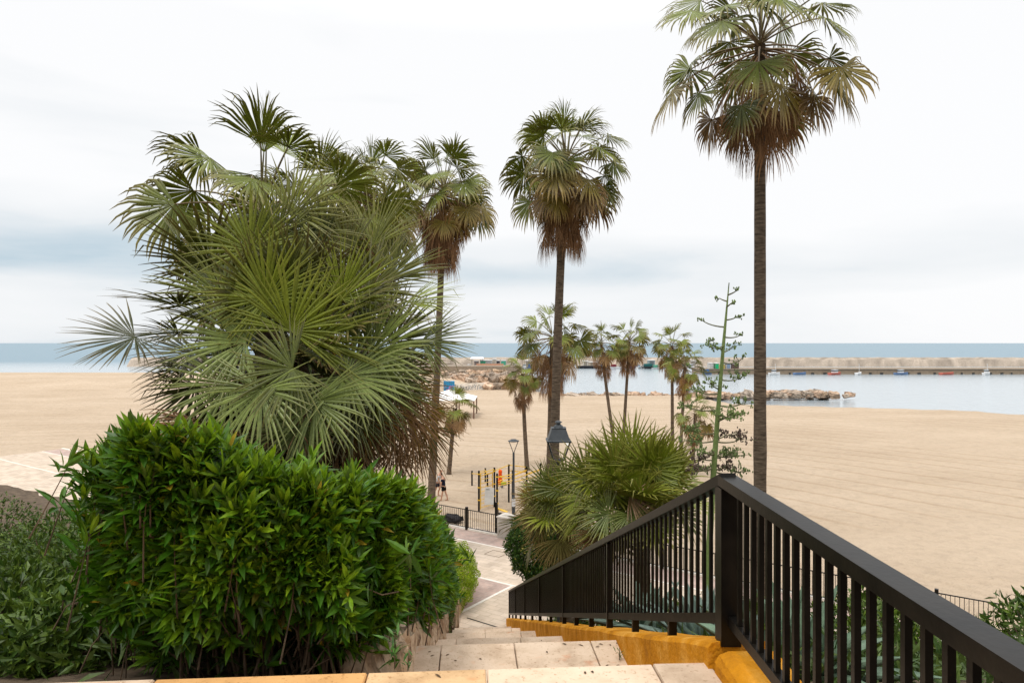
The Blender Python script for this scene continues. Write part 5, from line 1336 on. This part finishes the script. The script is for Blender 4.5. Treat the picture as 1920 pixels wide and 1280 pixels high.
boat(1206, 302, 4.5, 'cabin boat with white top beside the green covered one', cabin=(.7, .75, .75), rz=1.3)
boat(1218, 301, 7.5, 'dark hulled boat under a dark green cover', (.025, .03, .035), tarp=(.03, .12, .12), rz=.1, hgt=1.0)
boat(1231, 300, 4.5, 'white dinghy with a pale green cover', tarp=(.12, .35, .25), rz=.2, hgt=.55)
boat(1240, 302, 4, 'low white boat left of the straight beach palm', rz=.2)
boat(1326, 244, 3.6, 'blue covered boat at the left end of the nearer quay', (.1, .15, .25), tarp=(.08, .16, .3), rz=.2)
for i, px in enumerate((984, 996, 1008, 1050, 1120, 1132, 1186, 1252, 1268, 1282, 1296)):
    o_ = ('white', 'blue', 'grey', 'green', 'cream')[i % 5]
    boat(px, 305 + (i % 3), 3.6 + (i % 4) * .7, 'small %s boat moored on the far quay behind the beach palms' % o_, [(.75, .75, .75), (.1, .2, .42), (.35, .36, .38), (.08, .25, .18), (.6, .55, .45)][i % 5],
         cabin=[(.75, .75, .75), None, (.6, .6, .62), None][i % 4], tarp=[None, (.07, .14, .3), None, (.3, .3, .32)][i % 4], rz=.3 + (i * .37) % 1.1, mast=(0, 0, 4.5, 0, 0)[i % 5])
for i, px in enumerate((1452, 1500, 1566, 1610, 1690, 1776, 1850)):
    boat(px, 243.5, 4.2 + (i % 3), 'small boat moored at the nearer quay right of the tall trunk', [(.75, .75, .75), (.12, .2, .36), (.5, .12, .08)][i % 3], cabin=[(.7, .7, .7), None][i % 2], rz=.1 + .2 * (i % 4), mast=(4, 0, 0)[i % 3])
for i, (px, w_, h_) in enumerate(((1098, 2.6, 2.0), (1112, 4.2, 1.5), (1168, 2.4, 2.1), (1192, 3.0, 1.9), (1222, 3.2, 2.4), (1250, 2.6, 2.2), (1300, 3.4, 2.2), (990, 3.2, 2.2), (1056, 2.8, 2.0))):
    cw = [(.6, .57, .52), (.52, .46, .38), (.34, .36, .40), (.7, .7, .68), (.25, .33, .36), (.45, .38, .32)][i % 6]
    hut(px, 315 + i % 2, w_, h_, zq, cw, tuple(np.array(cw) * .45), ('beige', 'buff', 'slate', 'white', 'blue grey', 'brown', 'small beige', 'small buff', 'small slate')[i] + ' store hut along the far quay behind the beach palms')
x0, x1 = (1082 - CX) * 304 / F, (1142 - CX) * 304 / F
pt = thing('floating_pontoon', 'long black floating pontoon moored along the quay', 'pontoon', (x0, 304, SEA)); mb = MB(); tube(mb, [(x0, 304, SEA + .35), (x0 + .4, 304, SEA + .45), (x1 - .4, 304, SEA + .45), (x1, 304, SEA + .35)], np.array((.3, .75, .75, .3)), 10, c_=(.02, .022, .028)); mb.build('float', M_matte, pt, smooth=True)
mb = MB(); bar(mb, (x0 + .5, 304, SEA + 1.22), (x1 - .5, 304, SEA + 1.22), .9, .08, c_=(.2, .19, .18)); mb.build('deck', M_matte, pt)
